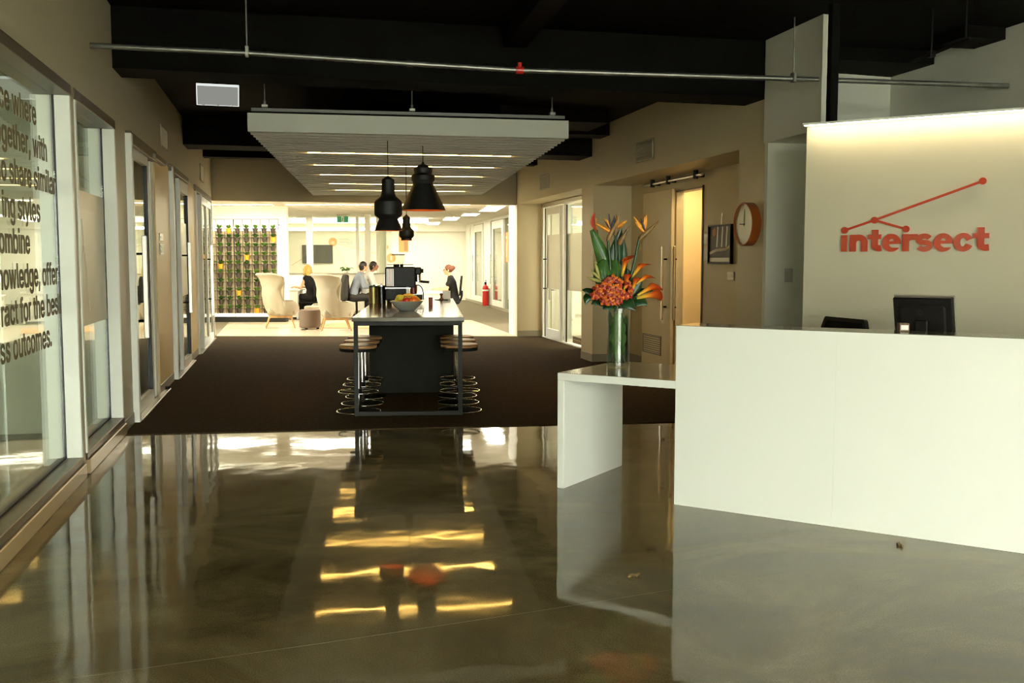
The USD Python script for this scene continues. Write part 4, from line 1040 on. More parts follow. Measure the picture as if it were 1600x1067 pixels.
# fruit bowl
fb_c = bench_pt(-0.04, 1.23, 0.95)
fb = thing('fruit_bowl', 'wide pale grey fruit bowl on the near part of the bench', 'bowl', fb_c, BR)
part(fb, 'bowl', lathe([(0, 0), (0.075, 0), (0.085, 0.008), (0.135, 0.05), (0.178, 0.105), (0.172, 0.107), (0.128, 0.056), (0.075, 0.016), (0, 0.014)], 64), M['bowl_grey'], 40)
def fruit(name, label, cat, off, mesh, mat, stem=True, rz=0):
    t = thing(name, label, cat, fb_c + np.array(off), rz)
    part(t, 'flesh', mesh, M[mat], True)
    if stem:
        top = float(mesh.bounds[1][2])
        part(t, 'stalk', rod((0, 0, top - 0.012), (0.004, 0.002, top + 0.012), 0.002, 6), M['stem_brown'])
    return t
def apple(r):
    return lathe([(0, -0.82 * r), (0.35 * r, -0.88 * r), (0.75 * r, -0.62 * r), (1.0 * r, 0.05 * r), (0.88 * r, 0.58 * r), (0.45 * r, 0.86 * r), (0.12 * r, 0.74 * r), (0, 0.70 * r)], 28)
def pear(r):
    return lathe([(0, -r), (0.6 * r, -0.9 * r), (r, -0.2 * r), (0.85 * r, 0.45 * r), (0.5 * r, 1.1 * r), (0.35 * r, 1.45 * r), (0.1 * r, 1.6 * r), (0, 1.6 * r)], 28)
fruit('apple', 'yellow-green apple piled highest at the left of the fruit bowl', 'apple', (-0.075, -0.03, 0.135), apple(0.045), 'apple_green')
fruit('pear', 'green-yellow pear at the far left of the fruit bowl', 'pear', (-0.095, 0.035, 0.10), pear(0.036), 'apple_green')
fruit('apple', 'red apple in the middle front of the fruit bowl', 'apple', (-0.012, -0.075, 0.108), apple(0.042), 'apple_red')
fruit('apple', 'dark red apple low between the green apple and the bowl rim', 'apple', (-0.07, -0.095, 0.083), apple(0.036), 'apple_red')
fruit('orange', 'orange at the front right of the fruit bowl', 'orange', (0.075, -0.05, 0.112), lathe([(0.045 * math.sin(a), -0.045 * math.cos(a)) for a in np.linspace(0, PI, 16)], 28), 'orange_fruit', False)
fruit('orange', 'second orange half hidden at the back of the fruit bowl', 'orange', (0.05, 0.06, 0.095), lathe([(0.042 * math.sin(a), -0.042 * math.cos(a)) for a in np.linspace(0, PI, 16)], 28), 'orange_fruit', False)
fruit('lemon', 'small yellow lemon at the front rim of the fruit bowl', 'lemon', (0.035, -0.105, 0.092), lathe([(0, -0.034), (0.008, -0.03), (0.022, -0.012), (0.024, 0.0), (0.022, 0.012), (0.008, 0.03), (0, 0.034)], 20), 'banana', False)
for k, (dx, dz, lab) in enumerate(((0.0, 0.0, 'upper banana arching over the fruit bowl'), (0.045, -0.022, 'lower banana curving down the right of the fruit bowl'))):
    c_ = bez([(-0.06 + dx * 0.3, 0.0, 0.145 + dz), (0.0 + dx, 0.01 + dx * .3, 0.195 + dz), (0.09 + dx, -0.005 + dx * .4, 0.165 + dz), (0.125 + dx * 0.6, -0.01 + dx * .5, 0.11 + dz)], 16)
    rr = 0.017 * np.sqrt(np.clip(np.sin(np.linspace(0.12, PI - 0.1, 17)), 0.06, 1))
    t = thing('banana', lab, 'banana', fb_c, 0)
    part(t, 'peel', tube(c_, rr, 8), M['banana'], True)
    part(t, 'tip', tube([c_[-1] - (c_[-1] - c_[-2]) * 0.2, c_[-1] + (c_[-1] - c_[-2]) * 0.5], 0.005, 6), M['stem_brown'])

# ---------------------------------------------------------------- pendant lamps over the bench
def pendant(label, x, y, prof, inner, bulb_z, slit=None):
    t = thing('pendant_lamp', label, 'lamp', (x, y, 0), 0)
    zt = prof[0][1]
    part(t, 'cord', rod((0, 0, zt), (0, 0, 2.903), 0.0045, 8), M['pendant_black'])
    sh = part(t, 'shade', lathe(prof, 56), M['pendant_black'], 35)
    part(sh, 'lining', lathe(inner, 56), M['pendant_copper'], 35, label='copper coloured lining')
    part(t, 'bulb', lathe([(0.03 * math.sin(a), bulb_z - 0.03 * math.cos(a)) for a in np.linspace(0, PI, 14)], 20), M['lamp_bulb'], True)
    part(t, 'socket', cyl(0.018, bulb_z + 0.025, bulb_z + 0.09, 16), M['pendant_black'])
    if slit:
        part(t, 'slit', torus(*slit), M['lamp_slit'], True, label='thin red glowing ring around the shade')
    return t
zz = lambda zb, yb, k, pts: [(r, zb + (yb - y) * k) for r, y in pts]
K1 = 0.001044
o1 = zz(1.80, 908, K1, [(0.004, 362), (0.010, 372), (0.034, 384), (0.062, 402), (0.066, 408), (0.069, 535), (0.082, 570), (0.135, 612), (0.144, 630), (0.145, 745), (0.138, 762), (0.104, 785), (0.098, 795), (0.143, 905), (0.146, 910)])
i1 = zz(1.80, 908, K1, [(0.141, 909), (0.094, 797), (0.098, 780), (0.136, 745), (0.136, 632), (0.075, 575), (0.06, 530), (0.0, 500)])
pendant('black turned pendant lamp with a waisted flared foot, left of the big cone lamp', 1.04, 10.51, o1 + [(0.141, o1[-1][1])], i1, 1.96, None)
K2 = 0.00108
o2 = zz(2.03, 692, K2, [(0.004, 205), (0.012, 212), (0.016, 228), (0.05, 240), (0.072, 262), (0.100, 268), (0.102, 282), (0.096, 322), (0.112, 330), (0.127, 345), (0.127, 388), (0.115, 402), (0.110, 425), (0.236, 672), (0.245, 690)])
i2 = zz(2.03, 692, K2, [(0.241, 690), (0.230, 672), (0.104, 425), (0.10, 400), (0.0, 390)])
pendant('big black cone pendant lamp with a stepped neck, hung highest', 1.46, 10.90, o2 + [(0.241, o2[-1][1])], i2, 2.20)
K3 = 0.00129
o3 = zz(1.742, 1008, K3, [(0.004, 742), (0.008, 750), (0.03, 765), (0.044, 775), (0.048, 782), (0.05, 865), (0.058, 880), (0.095, 905), (0.097, 960), (0.085, 975), (0.068, 985), (0.068, 1008)])
i3 = zz(1.742, 1008, K3, [(0.064, 1008), (0.064, 985), (0.09, 955), (0.09, 908), (0.05, 880), (0.0, 870)])
pendant('small black bottle shaped pendant lamp, farthest of the three', 1.517, 12.98, o3, i3, 1.82)

# ---------------------------------------------------------------- vase and flowers on the side table
VC = np.array([2.19, 6.435, 0.7646])
vs = thing('vase', 'tall clear glass cylinder vase on the low white side table', 'vase', VC)
part(vs, 'glass', lathe([(0, 0), (0.074, 0), (0.077, 0.004), (0.077, 0.405), (0.075, 0.407), (0.073, 0.405), (0.073, 0.022), (0, 0.022)], 64), M['glass_vase'], 40)
part(vs, 'water', lathe([(0, 0.0225), (0.0728, 0.0225), (0.0728, 0.13), (0, 0.13)], 48), M['glass_vase'], 40)
U_, V_ = np.array([CY, -SY, 0]), np.array([SY, CY, 0])     # across and away, as one stands before the vase
def fp(px, py, w=0.0):
    """A point of the bouquet from its measured drawing (0.00425 m a unit), w metres behind the vase's axis; relative to the vase's foot."""
    return U_ * (px - 967) * 0.00425 + V_ * w + np.array([0, 0, (582 - py) * 0.00425])
def fthing(name, label, cat, group=None):
    return thing(name, label, cat, VC, 0, group)
def blade(pts, widths, th=0.003, curl=0.25, normal=None, n=14, m=7):
    """A leaf or petal along the curve pts, its width from widths, cupped by curl."""
    c_ = bez(pts, n)
    t = np.gradient(c_, axis=0)
    t /= np.linalg.norm(t, axis=1, keepdims=True)
    nv = -V_ if normal is None else np.array(normal, float)
    w = np.interp(np.linspace(0, 1, n + 1), np.linspace(0, 1, len(widths)), widths)
    P = []
    for i in range(n + 1):
        s = np.cross(t[i], nv)
        s /= max(np.linalg.norm(s), 1e-6)
        up = np.cross(s, t[i])
        P.append([c_[i] + s * w[i] * x - up * curl * w[i] * (x * x) for x in np.linspace(-1, 1, m)])
    return sheet(np.array(P), th)
def stem(parent, pts, r, mat='stem_green', name='stem', n=10):
    return part(parent, name, tube(bez(pts, n), r, 8), M[mat], True)

def bird(label, base, foot, beak, petals, tongues, w):
    t = fthing('bird_of_paradise', label, 'flower')
    stem(t, [fp(*foot, 0.0), fp((foot[0] + base[0]) / 2 + 2, (foot[1] + base[1]) / 2, w / 2), fp(*base, w)], 0.0095)
    b0, b1 = fp(*base, w), fp(*beak, w)
    c_ = bez([b0 - (b1 - b0) * 0.05 - np.array([0, 0, 0.01]), b0 + (b1 - b0) * 0.35 - np.array([0, 0, 0.012]), b1], 12)
    part(t, 'bract', tube(c_, 0.0165 * np.array([0.55, 0.8, 1, 1.05, 1.0, .95, .85, .75, .62, .5, .38, .25, .08]), 10), M['bract'], True)
    for q in petals:
        p0 = b0 + (b1 - b0) * 0.25
        p1 = fp(*q, w - 0.01)
        mid = (p0 + p1) / 2 + np.array([0, 0, 0.004])
        part(t, 'petal', blade([p0, mid, p1], [0.003, 0.010, 0.0115, 0.008, 0.001], 0.003, 0.7), M['petal_orange'], True)
    for q in tongues:
        p0 = b0 + (b1 - b0) * 0.3
        part(t, 'tongue', blade([p0, (p0 + fp(*q, w - 0.015)) / 2, fp(*q, w - 0.015)], [0.002, 0.005, 0.0055, 0.003, 0.0005], 0.003, 0.6), M['petal_blue'], True)
bird('bird of paradise flower at the top left of the bouquet', (949, 376), (956, 470), (968, 338), [(929, 352), (943, 344), (947, 346), (937, 357)], [(950, 337), (943, 347), (959, 339)], 0.0)
bird('bird of paradise flower facing right, close behind the top left one', (962, 368), (963, 470), (964, 337), [(981, 347), (966, 340), (975, 354)], [(960, 341)], 0.05)
bird('bird of paradise flower standing alone at the top right of the bouquet', (999, 374), (978, 470), (1031, 347), [(989, 342), (991, 350), (1009, 338), (1006, 342)], [(1000, 345), (1001, 350)], -0.02)
t = fthing('bird_of_paradise', 'closed green and pink bird of paradise bud leaning right among the tall leaves', 'flower')
stem(t, [fp(966, 470), fp(968, 420, 0.02), fp(968, 382, 0.02)], 0.008)
part(t, 'bract', tube(bez([fp(967, 386, 0.015), fp(972, 376, 0.01), fp(984, 356, 0.0)], 12), 0.019 * np.array([0.5, 0.85, 1, 1.05, 1.0, .95, .85, .75, .62, .5, .38, .25, .06]), 10), M['bract'], True)
t = fthing('anthurium', 'dark red anthurium at the top left edge of the bouquet, seen edge on', 'flower')
stem(t, [fp(957, 470, 0.03), fp(944, 420, 0.05), fp(933, 362, 0.05)], 0.005)
part(t, 'spathe', blade([fp(932, 366, 0.04), fp(925, 352, 0.06), fp(929, 334, 0.05)], [0.004, 0.022, 0.030, 0.022, 0.001], 0.003, 0.3, normal=-V_ * 0.6 + U_ * 0.8), M['anthurium'], True)
part(t, 'spadix', tube(bez([fp(932, 362, 0.04), fp(930, 355, 0.03), fp(931, 344, 0.02)]), 0.004, 8), M['petal_orange'], True)
def leaf(label, pts, widths, mat='leaf_green', curl=0.3, normal=None, ws=(0, 0, 0), name='broad_leaf'):
    t = fthing(name, label, 'leaf')
    q = [fp(p[0], p[1], w) for p, w in zip(pts, ws)]
    part(t, 'blade', blade(q, widths, 0.003, curl, normal, 18, 9), M[mat], True)
    part(t, 'midrib', tube(bez(q, 18) - V_ * 0.002 * (1 if normal is None else 0), np.linspace(0.0035, 0.001, 19), 6), M['stem_green'])
    return t
leaf('long upright green leaf leaning left at the top of the bouquet', [(958, 448), (944, 405), (924, 362)], [0.012, 0.045, 0.052, 0.043, 0.032, 0.014], ws=(0.02, 0.02, 0.03), curl=0.4)
leaf('tall dark pointed leaf standing in the middle of the bouquet', [(964, 450), (962, 405), (972, 358)], [0.012, 0.05, 0.06, 0.052, 0.03, 0.001], 'leaf_dark', ws=(0.04, 0.06, 0.05), normal=-V_ * 0.9 + U_ * 0.2)
leaf('second tall dark leaf just right of the middle one', [(972, 450), (978, 400), (972, 362)], [0.01, 0.03, 0.036, 0.03, 0.016, 0.001], 'leaf_dark', ws=(0.05, 0.08, 0.08))
leaf('rounded green leaf folded at the left above the orange orchids', [(950, 452), (936, 432), (946, 410)], [0.02, 0.06, 0.068, 0.062, 0.05, 0.02], ws=(-0.03, -0.03, 0.0), curl=0.5)
leaf('rounded green leaf folded right beside it above the orange orchids', [(962, 448), (964, 428), (960, 410)], [0.02, 0.036, 0.042, 0.040, 0.034, 0.015], ws=(-0.04, -0.04, 0.0), curl=0.6)
leaf('dark leaf behind the calla lilies at the right', [(975, 465), (988, 440), (982, 424)], [0.01, 0.03, 0.035, 0.03, 0.02, 0.001], 'leaf_dark', ws=(0.03, 0.05, 0.05))
leaf('dark leaf rising to the right under the middle calla lily', [(972, 482), (992, 462), (1004, 438)], [0.01, 0.04, 0.045, 0.036, 0.024, 0.004], 'leaf_dark', ws=(0.0, -0.02, 0.0))
for lab, pts, wd, ws in (('green leaf pointing left at the left edge of the bouquet', [(940, 470), (922, 456), (908, 458)], [0.01, 0.026, 0.03, 0.022, 0.001], (0, -0.02, -0.02)),
                         ('dark leaf drooping at the lower left of the bouquet', [(945, 474), (914, 455), (914, 481)], [0.012, 0.03, 0.04, 0.03, 0.002], (0, -0.04, -0.05)),
                         ('dark leaf hanging left over the vase rim', [(958, 480), (935, 470), (922, 480)], [0.01, 0.032, 0.036, 0.024, 0.001], (0, -0.05, -0.07)),
                         ('dark leaf spread over the front of the vase rim', [(960, 474), (950, 478), (940, 488)], [0.012, 0.04, 0.045, 0.03, 0.001], (-0.03, -0.09, -0.10)),
                         ('broad dark leaf over the vase rim at centre right', [(968, 470), (978, 472), (992, 490)], [0.012, 0.045, 0.05, 0.034, 0.001], (-0.03, -0.1, -0.10)),
                         ('dark leaf at the lower right of the bouquet under the red callas', [(975, 478), (1000, 468), (1012, 482)], [0.012, 0.036, 0.044, 0.03, 0.002], (0, -0.05, -0.05)),
                         ('dark leaf reaching far right under the lowest calla lily', [(980, 474), (1006, 464), (1012, 484)], [0.01, 0.026, 0.03, 0.024, 0.001], (0.02, 0.0, 0.0)),
                         ('dark leaf at the back right between the lowest callas', [(975, 470), (1005, 455), (1024, 460)], [0.01, 0.022, 0.026, 0.018, 0.001], (0.05, 0.05, 0.05)),
                         ('dark leaf behind the orchids at centre', [(955, 480), (960, 455), (985, 452)], [0.02, 0.05, 0.06, 0.05, 0.02], (0.04, 0.03, 0.0))):
    leaf(lab, pts, wd, 'leaf_dark', 0.35, ws=ws, normal=-V_ * 0.8 + np.array([0, 0, 0.6]))

# calla lilies: a trumpet along z, its rim rolled out to one side and drawn to a tip
def calla_mesh():
    n, m = 12, 25
    P = []
    for i in range(n):
        k = i / (n - 1)
        r = 0.005 + 0.0065 * k + 0.012 * k ** 3.5
        row = []
        for j in range(m):
            a = -PI + 2 * PI * j / (m - 1)
            lift = 0.5 + 0.5 * math.cos(a)
            rr = r * (1 + 0.45 * k ** 5 * lift)
            z = 0.105 * k * (0.80 + 0.22 * lift) - 0.012 * k ** 6 * (1 - lift)
            row.append((rr * math.cos(a) + 0.010 * k ** 3, rr * math.sin(a) * (1 - 0.1 * k), z))
        P.append(row)
    return sheet(np.array(P), 0.0018)
CALLA = calla_mesh()
def calla(label, base, tip, foot, w, face_a):
    b, e = fp(*base, w), fp(tip[0], tip[1], w - 0.015)
    d = e - b
    L_ = np.linalg.norm(d)
    ez = d / L_
    f = U_ * math.cos(face_a) - V_ * math.sin(face_a)
    ex = f - ez * (f @ ez)
    ex /= np.linalg.norm(ex)
    t = UsdGeom.Xform.Define(stage, '/World/' + numbered('/World', 'calla_lily'))
    s = L_ / 0.105
    mat = Gf.Matrix4d(*[float(x) for x in np.vstack([np.append(ex * s, 0), np.append(np.cross(ez, ex) * s, 0), np.append(ez * s, 0), np.append(VC + b, 1)]).ravel()])
    t.AddTransformOp().Set(mat)
    t = tag(t.GetPrim(), label, 'flower')
    part(t, 'trumpet', CALLA, M['calla'], True)
    part(t, 'spadix', tube([(0.003, 0, 0.03), (0.006, 0, 0.055), (0.008, 0, 0.078)], 0.0042, 8), M['petal_orange'], True)
    R = np.stack([ex * s, np.cross(ez, ex) * s, ez * s], 1)
    q = [np.linalg.solve(R, x - b) for x in (fp(*foot), fp(*foot) * 0.3 + b * 0.7 - ez * 0.06, b + ez * 0.01)]
    part(t, 'stem', tube(bez(q, 10), 0.0055 / s, 8), M['stem_green'], True)
calla('upright calla lily, highest and leftmost of the callas', (971, 436), (977, 402), (965, 478), -0.04, -0.3)
calla('tall calla lily leaning right, second from the top', (988, 437), (1006, 410), (970, 478), -0.02, 0.2)
calla('calla lily pointing right below the second', (994, 448), (1016, 430), (972, 480), -0.04, 0.2)
calla('large red and orange calla lily at the right edge of the bouquet', (996, 466), (1027, 446), (972, 482), -0.05, 0.5)
calla('lowest dark red calla lily at the far right of the bouquet', (994, 470), (1032, 462), (972, 484), -0.07, 0.8)
calla('yellow throated calla lily in the middle, facing front', (986, 460), (992, 436), (968, 482), -0.09, 1.2)
calla('orange calla lily facing front just above the orchids', (974, 456), (978, 431), (966, 482), -0.08, 1.4)
# pale lily buds at the left
for lab, a, b, r in (('pale green lily bud pointing up at the left of the bouquet', (936, 440), (927, 410), 0.012), ('slim brownish lily bud second from the left', (938, 442), (921, 425), 0.009), ('yellow-green lily bud lying outwards at the left', (944, 447), (915, 437), 0.014), ('low yellow lily bud under the orchids at the left', (940, 476), (918, 471), 0.009)):
    t = fthing('lily_bud', lab, 'flower bud')
    d = fp(*b, -0.03) - fp(*a, -0.03)
    part(t, 'bud', tube(bez([fp(*a, -0.03), fp(*a, -0.03) + d * 0.5, fp(*b, -0.03)], 10), r * np.array([0.3, 0.65, .9, 1, 1, .95, .85, .7, .5, .3, .08]), 10), M['leaf_bud'], True)
    stem(t, [fp(962, 480), fp(952, 465), fp(*a, -0.03)], 0.004)
# orchids
ORC = None
random.seed(5)
spots = [(948, 444), (956, 440), (966, 446), (980, 448), (930, 456), (940, 452), (950, 454), (960, 455), (985, 456), (926, 466), (935, 464), (946, 463), (956, 466), (967, 460), (974, 466), (982, 464), (940, 474), (950, 475), (960, 474), (966, 472)]
for k, (px, py) in enumerate(spots):
    depth = -0.075 - 0.05 * (1 - ((px - 955) / 40) ** 2) - 0.02 * ((py - 460) / 20)
    loc = VC + fp(px, py, depth)
    rz = FROT + (px - 955) * 1.0 + random.uniform(-12, 12)
    row = ('top', 'second', 'third', 'lowest')[0 if py < 450 else 1 if py < 458 else 2 if py < 470 else 3]
    nth = sorted([s for s in spots if (0 if s[1] < 450 else 1 if s[1] < 458 else 2 if s[1] < 470 else 3) == (0 if py < 450 else 1 if py < 458 else 2 if py < 470 else 3)]).index((px, py))
    lab = f'orange red orchid bloom in the {row} row of the cluster, {("first", "second", "third", "fourth", "fifth", "sixth", "seventh", "eighth", "ninth", "tenth")[nth]} from the left'
    if ORC is None:
        ORC = thing('orchid_bloom', lab, 'flower', loc, rz, 'orange orchid blooms in the bouquet')
        nrm = (0, -1, 0)
        for i in range(5):
            a = PI / 2 + i * 2 * PI / 5
            e = np.array([math.cos(a), 0, math.sin(a)])
            part(ORC, 'petal', blade([np.zeros(3), e * 0.018 + np.array([0, -0.002, 0]), e * 0.036 + np.array([0, 0.008 - 0.006 * (i % 2), 0])], [0.004, 0.010, 0.0135, 0.012, 0.0015], 0.0016, 0.35, nrm, 8, 5), M['orchid_tip' if i in (0, 2, 4) else 'orchid_red'], True)
        part(ORC, 'lip', tube(bez([(0, 0.002, 0.004), (0, -0.016, 0.0), (0, -0.018, -0.016)], 8), [0.004, 0.006, 0.007, 0.008, 0.008, 0.008, 0.007, 0.005, 0.002], 8), M['orchid_lip'], True)
        part(ORC, 'throat', lathe([(0, 0), (0.009, 0.004), (0.006, 0.012), (0, 0.014)], 12, (0, 0, 0)), M['orchid_red'], True)
        part(ORC, 'stem', tube(bez([(0, 0.004, 0), (0, 0.04, -0.01), (0, 0.06, -0.03)]), 0.003, 6), M['stem_green'])
    else:
        copy_of(ORC, lab, loc, rz)
# greenery wrapped inside the vase
for k, (a0, hgt) in enumerate(((-1.9, 0.34), (0.3, 0.30), (2.4, 0.33))):
    t = fthing('vase_leaf', ('large split green leaf curled inside the vase at the left', 'large green leaf curled inside the vase at the right', 'green leaf curled inside the back of the vase')[k], 'leaf')
    P = []
    for i in range(14):
        z = 0.035 + hgt * i / 13
        w = 1.05 * math.sin(PI * (0.08 + 0.88 * i / 13)) * (0.72 if i % 3 == 1 else 1.0)
        P.append([(0.066 * math.cos(a0 + w * x), 0.066 * math.sin(a0 + w * x), z + 0.02 * abs(x)) for x in np.linspace(-1, 1, 11)])
    part(t, 'blade', sheet(np.array(P), 0.002), M['leaf_green'], True)
for k in range(7):
    a = k * 0.9
    q = [np.array([0.045 * math.cos(a), 0.045 * math.sin(a), 0.03]), np.array([0.02 * math.cos(a + 2), 0.02 * math.sin(a + 2), 0.2]), np.array([0.03 * math.cos(a + 3), 0.03 * math.sin(a + 3), 0.42])]
    t = solo('flower_stem', tube(bez(q) + VC, 0.0045, 6), M['stem_green'], 'bare green flower stem standing in the water of the vase', 'stem', 'flower stems inside the vase')

# scraps on the floor
for loc, lab, rz in (((1.575, 4.372, 0.0), 'small crumpled dry leaf on the concrete left of the desk', 20), ((3.11, 4.546, 0.0), 'small dry leaf on the concrete before the white desk', 70)):
    t = thing('dry_leaf', lab, 'leaf', loc, rz)
    rg = np.random.default_rng(int(rz))
    P = np.array([[(0.034 * x, 0.016 * y * (1 - 0.8 * x * x) , 0.008 + 0.006 * math.sin(5 * x + 3 * y) + rg.uniform(-.0015, .0015)) for y in np.linspace(-1, 1, 6)] for x in np.linspace(-1, 1, 9)])
    part(t, 'blade', sheet(P, 0.001), M['dry_leaf'], True)
    part(t, 'stalk', tube([(0.03, 0, 0.006), (0.045, 0.006, 0.003)], 0.0012, 5), M['stem_brown'])

# ---------------------------------------------------------------- lounge at the front of the back office
def ss(a, b, x):
    t = np.clip((x - a) / (b - a), 0, 1)
    return t * t * (3 - 2 * t)
def wing_chair(label, u, v, rz, src=None):
    loc = far(u, v, 0.0085)
    if src is not None:
        return copy_of(src, label, loc, rz)
    t = thing('wing_chair', label, 'armchair', loc, rz)
    th = np.radians(np.linspace(-155, 155, 73))
    P = []
    for a in th:
        d = abs(math.degrees(a))
        wing = ss(92, 101, d)
        h = 1.175 * (1 - wing) + 0.64 * wing - 0.13 * ss(122, 155, d) ** 1.5 - 0.05 * ss(60, 95, d) ** 2
        z0 = 0.30 + 0.02 * math.cos(a)
        row = []
        for k in range(24):
            z = z0 + (h - z0) * k / 23
            arm = ss(82, 108, d)
            back = float(np.interp(z, [0.28, 0.40, 0.55, 0.72, 0.88, 1.02, 1.11, 1.175], [0.52, 0.72, 0.84, 0.92, 0.90, 0.98, 1.08, 1.26]))
            armr = float(np.interp(z, [0.28, 0.40, 0.52, 0.64, 0.85, 1.0, 1.15], [0.74, 0.90, 0.98, 0.96, 0.55, 0.75, 0.95]))
            r = back * (1 - arm) + armr * arm
            sx_ = 0.40 if d < 90 else 0.46
            row.append((-math.cos(a) * sx_ * r + ss(50, 90, d) * (0.08 * math.exp(-((z - 1.04) / 0.11) ** 2) - 0.035 * math.exp(-((z - 0.80) / 0.10) ** 2)), math.sin(a) * 0.37 * (0.25 + 0.75 * r), z))
        P.append(row)
    part(t, 'shell', sheet(np.array(P), 0.045), M['chair_fabric'], 50)
    part(t, 'seat_cushion', rbox(-0.27, 0.34, -0.27, 0.27, 0.30, 0.45, 0.06), M['chair_fabric'], 50)
    part(t, 'underside', lathe([(0, 0.27), (0.25, 0.27), (0.30, 0.32), (0, 0.33)], 40), M['chair_fabric'], 40)
    part(t, 'under_frame', [box(-0.24, 0.26, s * 0.22 - 0.018, s * 0.22 + 0.018, 0.225, 0.275, 0.004) for s in (-1, 1)] + [box(x - 0.018, x + 0.018, -0.22, 0.22, 0.225, 0.272, 0.004) for x in (-0.22, 0.24)], M['wood_oak'])
    for sx in (-1, 1):
        for sy in (-1, 1):
            part(t, 'leg', tube([(0.22 * sx, 0.21 * sy, 0.26), (0.31 * sx, 0.27 * sy, 0.0)], [0.022, 0.012], 10), M['wood_oak'])
    return t
wc = wing_chair('beige high backed wing chair nearer the plant wall, seen from behind', -5.07, 21.75, FROT + 14)
wing_chair('beige high backed wing chair nearer the kitchen bench, seen from behind', -3.72, 20.95, FROT + 14, wc)
def pouf(label, u, v, r, h, mat):
    t = thing('pouf', label, 'pouf', far(u, v, 0.0085))
    part(t, 'cushion', lathe([(0, 0.03), (r - 0.03, 0.03), (r - 0.006, 0.05), (r, 0.08), (r, h - 0.04), (r - 0.008, h - 0.012), (r - 0.03, h), (0, h + 0.004)], 48), M[mat], 40)
    part(t, 'piping', torus(r - 0.004, 0.005, h - 0.022), M[mat], True)
    for k in range(3):
        part(t, 'foot', cyl(0.03, 0, 0.03, 16, ((r - 0.06) * math.cos(k * 2.1), (r - 0.06) * math.sin(k * 2.1))), M['black_plastic'])
pouf('round brown upholstered pouf between the two wing chairs', -4.33, 21.3, 0.225, 0.42, 'pouf_brown')
pouf('second round pouf farther back between the two wing chairs', -4.52, 22.7, 0.22, 0.43, 'chair_fabric')
rg_ = thing('rug', 'flat orange patterned rug under the chairs by the kitchen bench', 'rug', far(-3.5, 22.4, 0.0085), FROT)
part(rg_, 'field', box(-0.75, 0.95, -0.85, 0.85, 0, 0.006), M['rug_orange'])
for k in range(5):
    part(rg_, 'stripe', box(-0.75, 0.95, -0.75 + k * 0.34, -0.65 + k * 0.34, 0.006, 0.0075), M['chair_fabric'])

# wall of potted plants
GU, GZ, GV = -6.903, 2.225, 23.62
wg = thing('wire_grid', 'tall black wire grid carrying rows of potted plants', 'wire grid', far(0, GV, 0), FROT)
for k in range(-1, 8):
    u = GU - 0.105 + 0.2107 * k
    part(wg, 'wire' if k != 2 else 'post', box(u - (0.004 if k != 2 else 0.009), u + (0.004 if k != 2 else 0.009), 0.06, 0.072, 0.14, 2.44), M['dark_steel'])
for r in range(12):
    z = 2.44 if r == 0 else GZ - 0.2095 * (r - 1) - 0.012
    part(wg, 'wire', box(GU - 0.32, GU + 1.40, 0.050, 0.058, z - 0.004, z + 0.004), M['dark_steel'])
for u in (GU - 0.315, GU + 0.55, GU + 1.39):
    for z in (0.5, 1.4, 2.3):
        part(wg, 'bracket', box(u - 0.012, u + 0.012, 0.06, 0.084, z, z + 0.02), M['dark_steel'])
def pot(mat, seed, label, loc):
    t = thing('potted_plant', label, 'potted plant', loc, FROT, 'small potted plants on the wire grid')
    part(t, 'pot', lathe([(0, -0.112), (0.046, -0.112), (0.061, -0.016), (0.069, -0.016), (0.070, 0.0), (0.061, 0.0), (0.058, -0.02), (0, -0.02)], 20, (0, 0, 0)), M[mat], 35)
    rg = np.random.default_rng(seed)
    lv = []
    for k in range(28):
        a, l = rg.uniform(0, 2 * PI), rg.uniform(0.06, 0.12)
        o = np.array([math.cos(a), math.sin(a), 0])
        lean_ = rg.uniform(0.4, 1.25)
        lv.append(blade([o * 0.012 + [0, 0, -0.02], o * l * lean_ * 0.5 + [0, 0, l * 0.7], o * l * lean_ + [0, 0, l * (1.15 - 0.6 * lean_)]], [0.008, 0.023, 0.021, 0.002], 0.002, 0.3, (math.cos(a), math.sin(a), -0.4), 5, 4))
    part(t, 'foliage', lv, M['plant_bright' if seed % 2 else 'leaf_green'], True)
    return t
bb = thing('backing_board', 'beige board behind the potted plants, lit from behind along its edges', 'board', far(0, 23.62, 0), FROT)
part(bb, 'board', box(-7.20, -5.575, 0.085, 0.10, 0.21, 2.17), M['board_beige'])
for q in ((-7.18, -5.60, 2.10, 2.125), (-7.18, -5.60, 0.25, 0.275)):
    part(bb, 'light_strip', box(q[0], q[1], 0.115, 0.13, q[2], q[3]), M['lamp_board'])
part(bb, 'light_strip', box(-5.64, -5.615, 0.115, 0.13, 0.29, 2.08), M['lamp_board'])
part(bb, 'spacer', box(-7.1, -7.06, 0.10, 0.224, 1.0, 1.1), M['dark_steel'])
part(bb, 'spacer', box(-5.8, -5.76, 0.10, 0.224, 1.0, 1.1), M['dark_steel'])
ORD = ('top', 'second', 'third', 'fourth', 'fifth', 'sixth', 'seventh', 'eighth', 'ninth', 'bottom')
COL = ('first', 'second', 'third', 'fourth', 'fifth', 'sixth', 'seventh', 'eighth')
ORANGE = {(0, 1): 'pot_orange', (1, 6): 'pot_orange', (3, 3): 'pot_orange', (4, 0): 'pot_orange', (7, 2): 'pot_orange', (9, 4): 'pot_orange', (8, -1): 'pot_terracotta', (5, 5): 'pot_orange'}
SRC = {}
rg0 = np.random.default_rng(3)
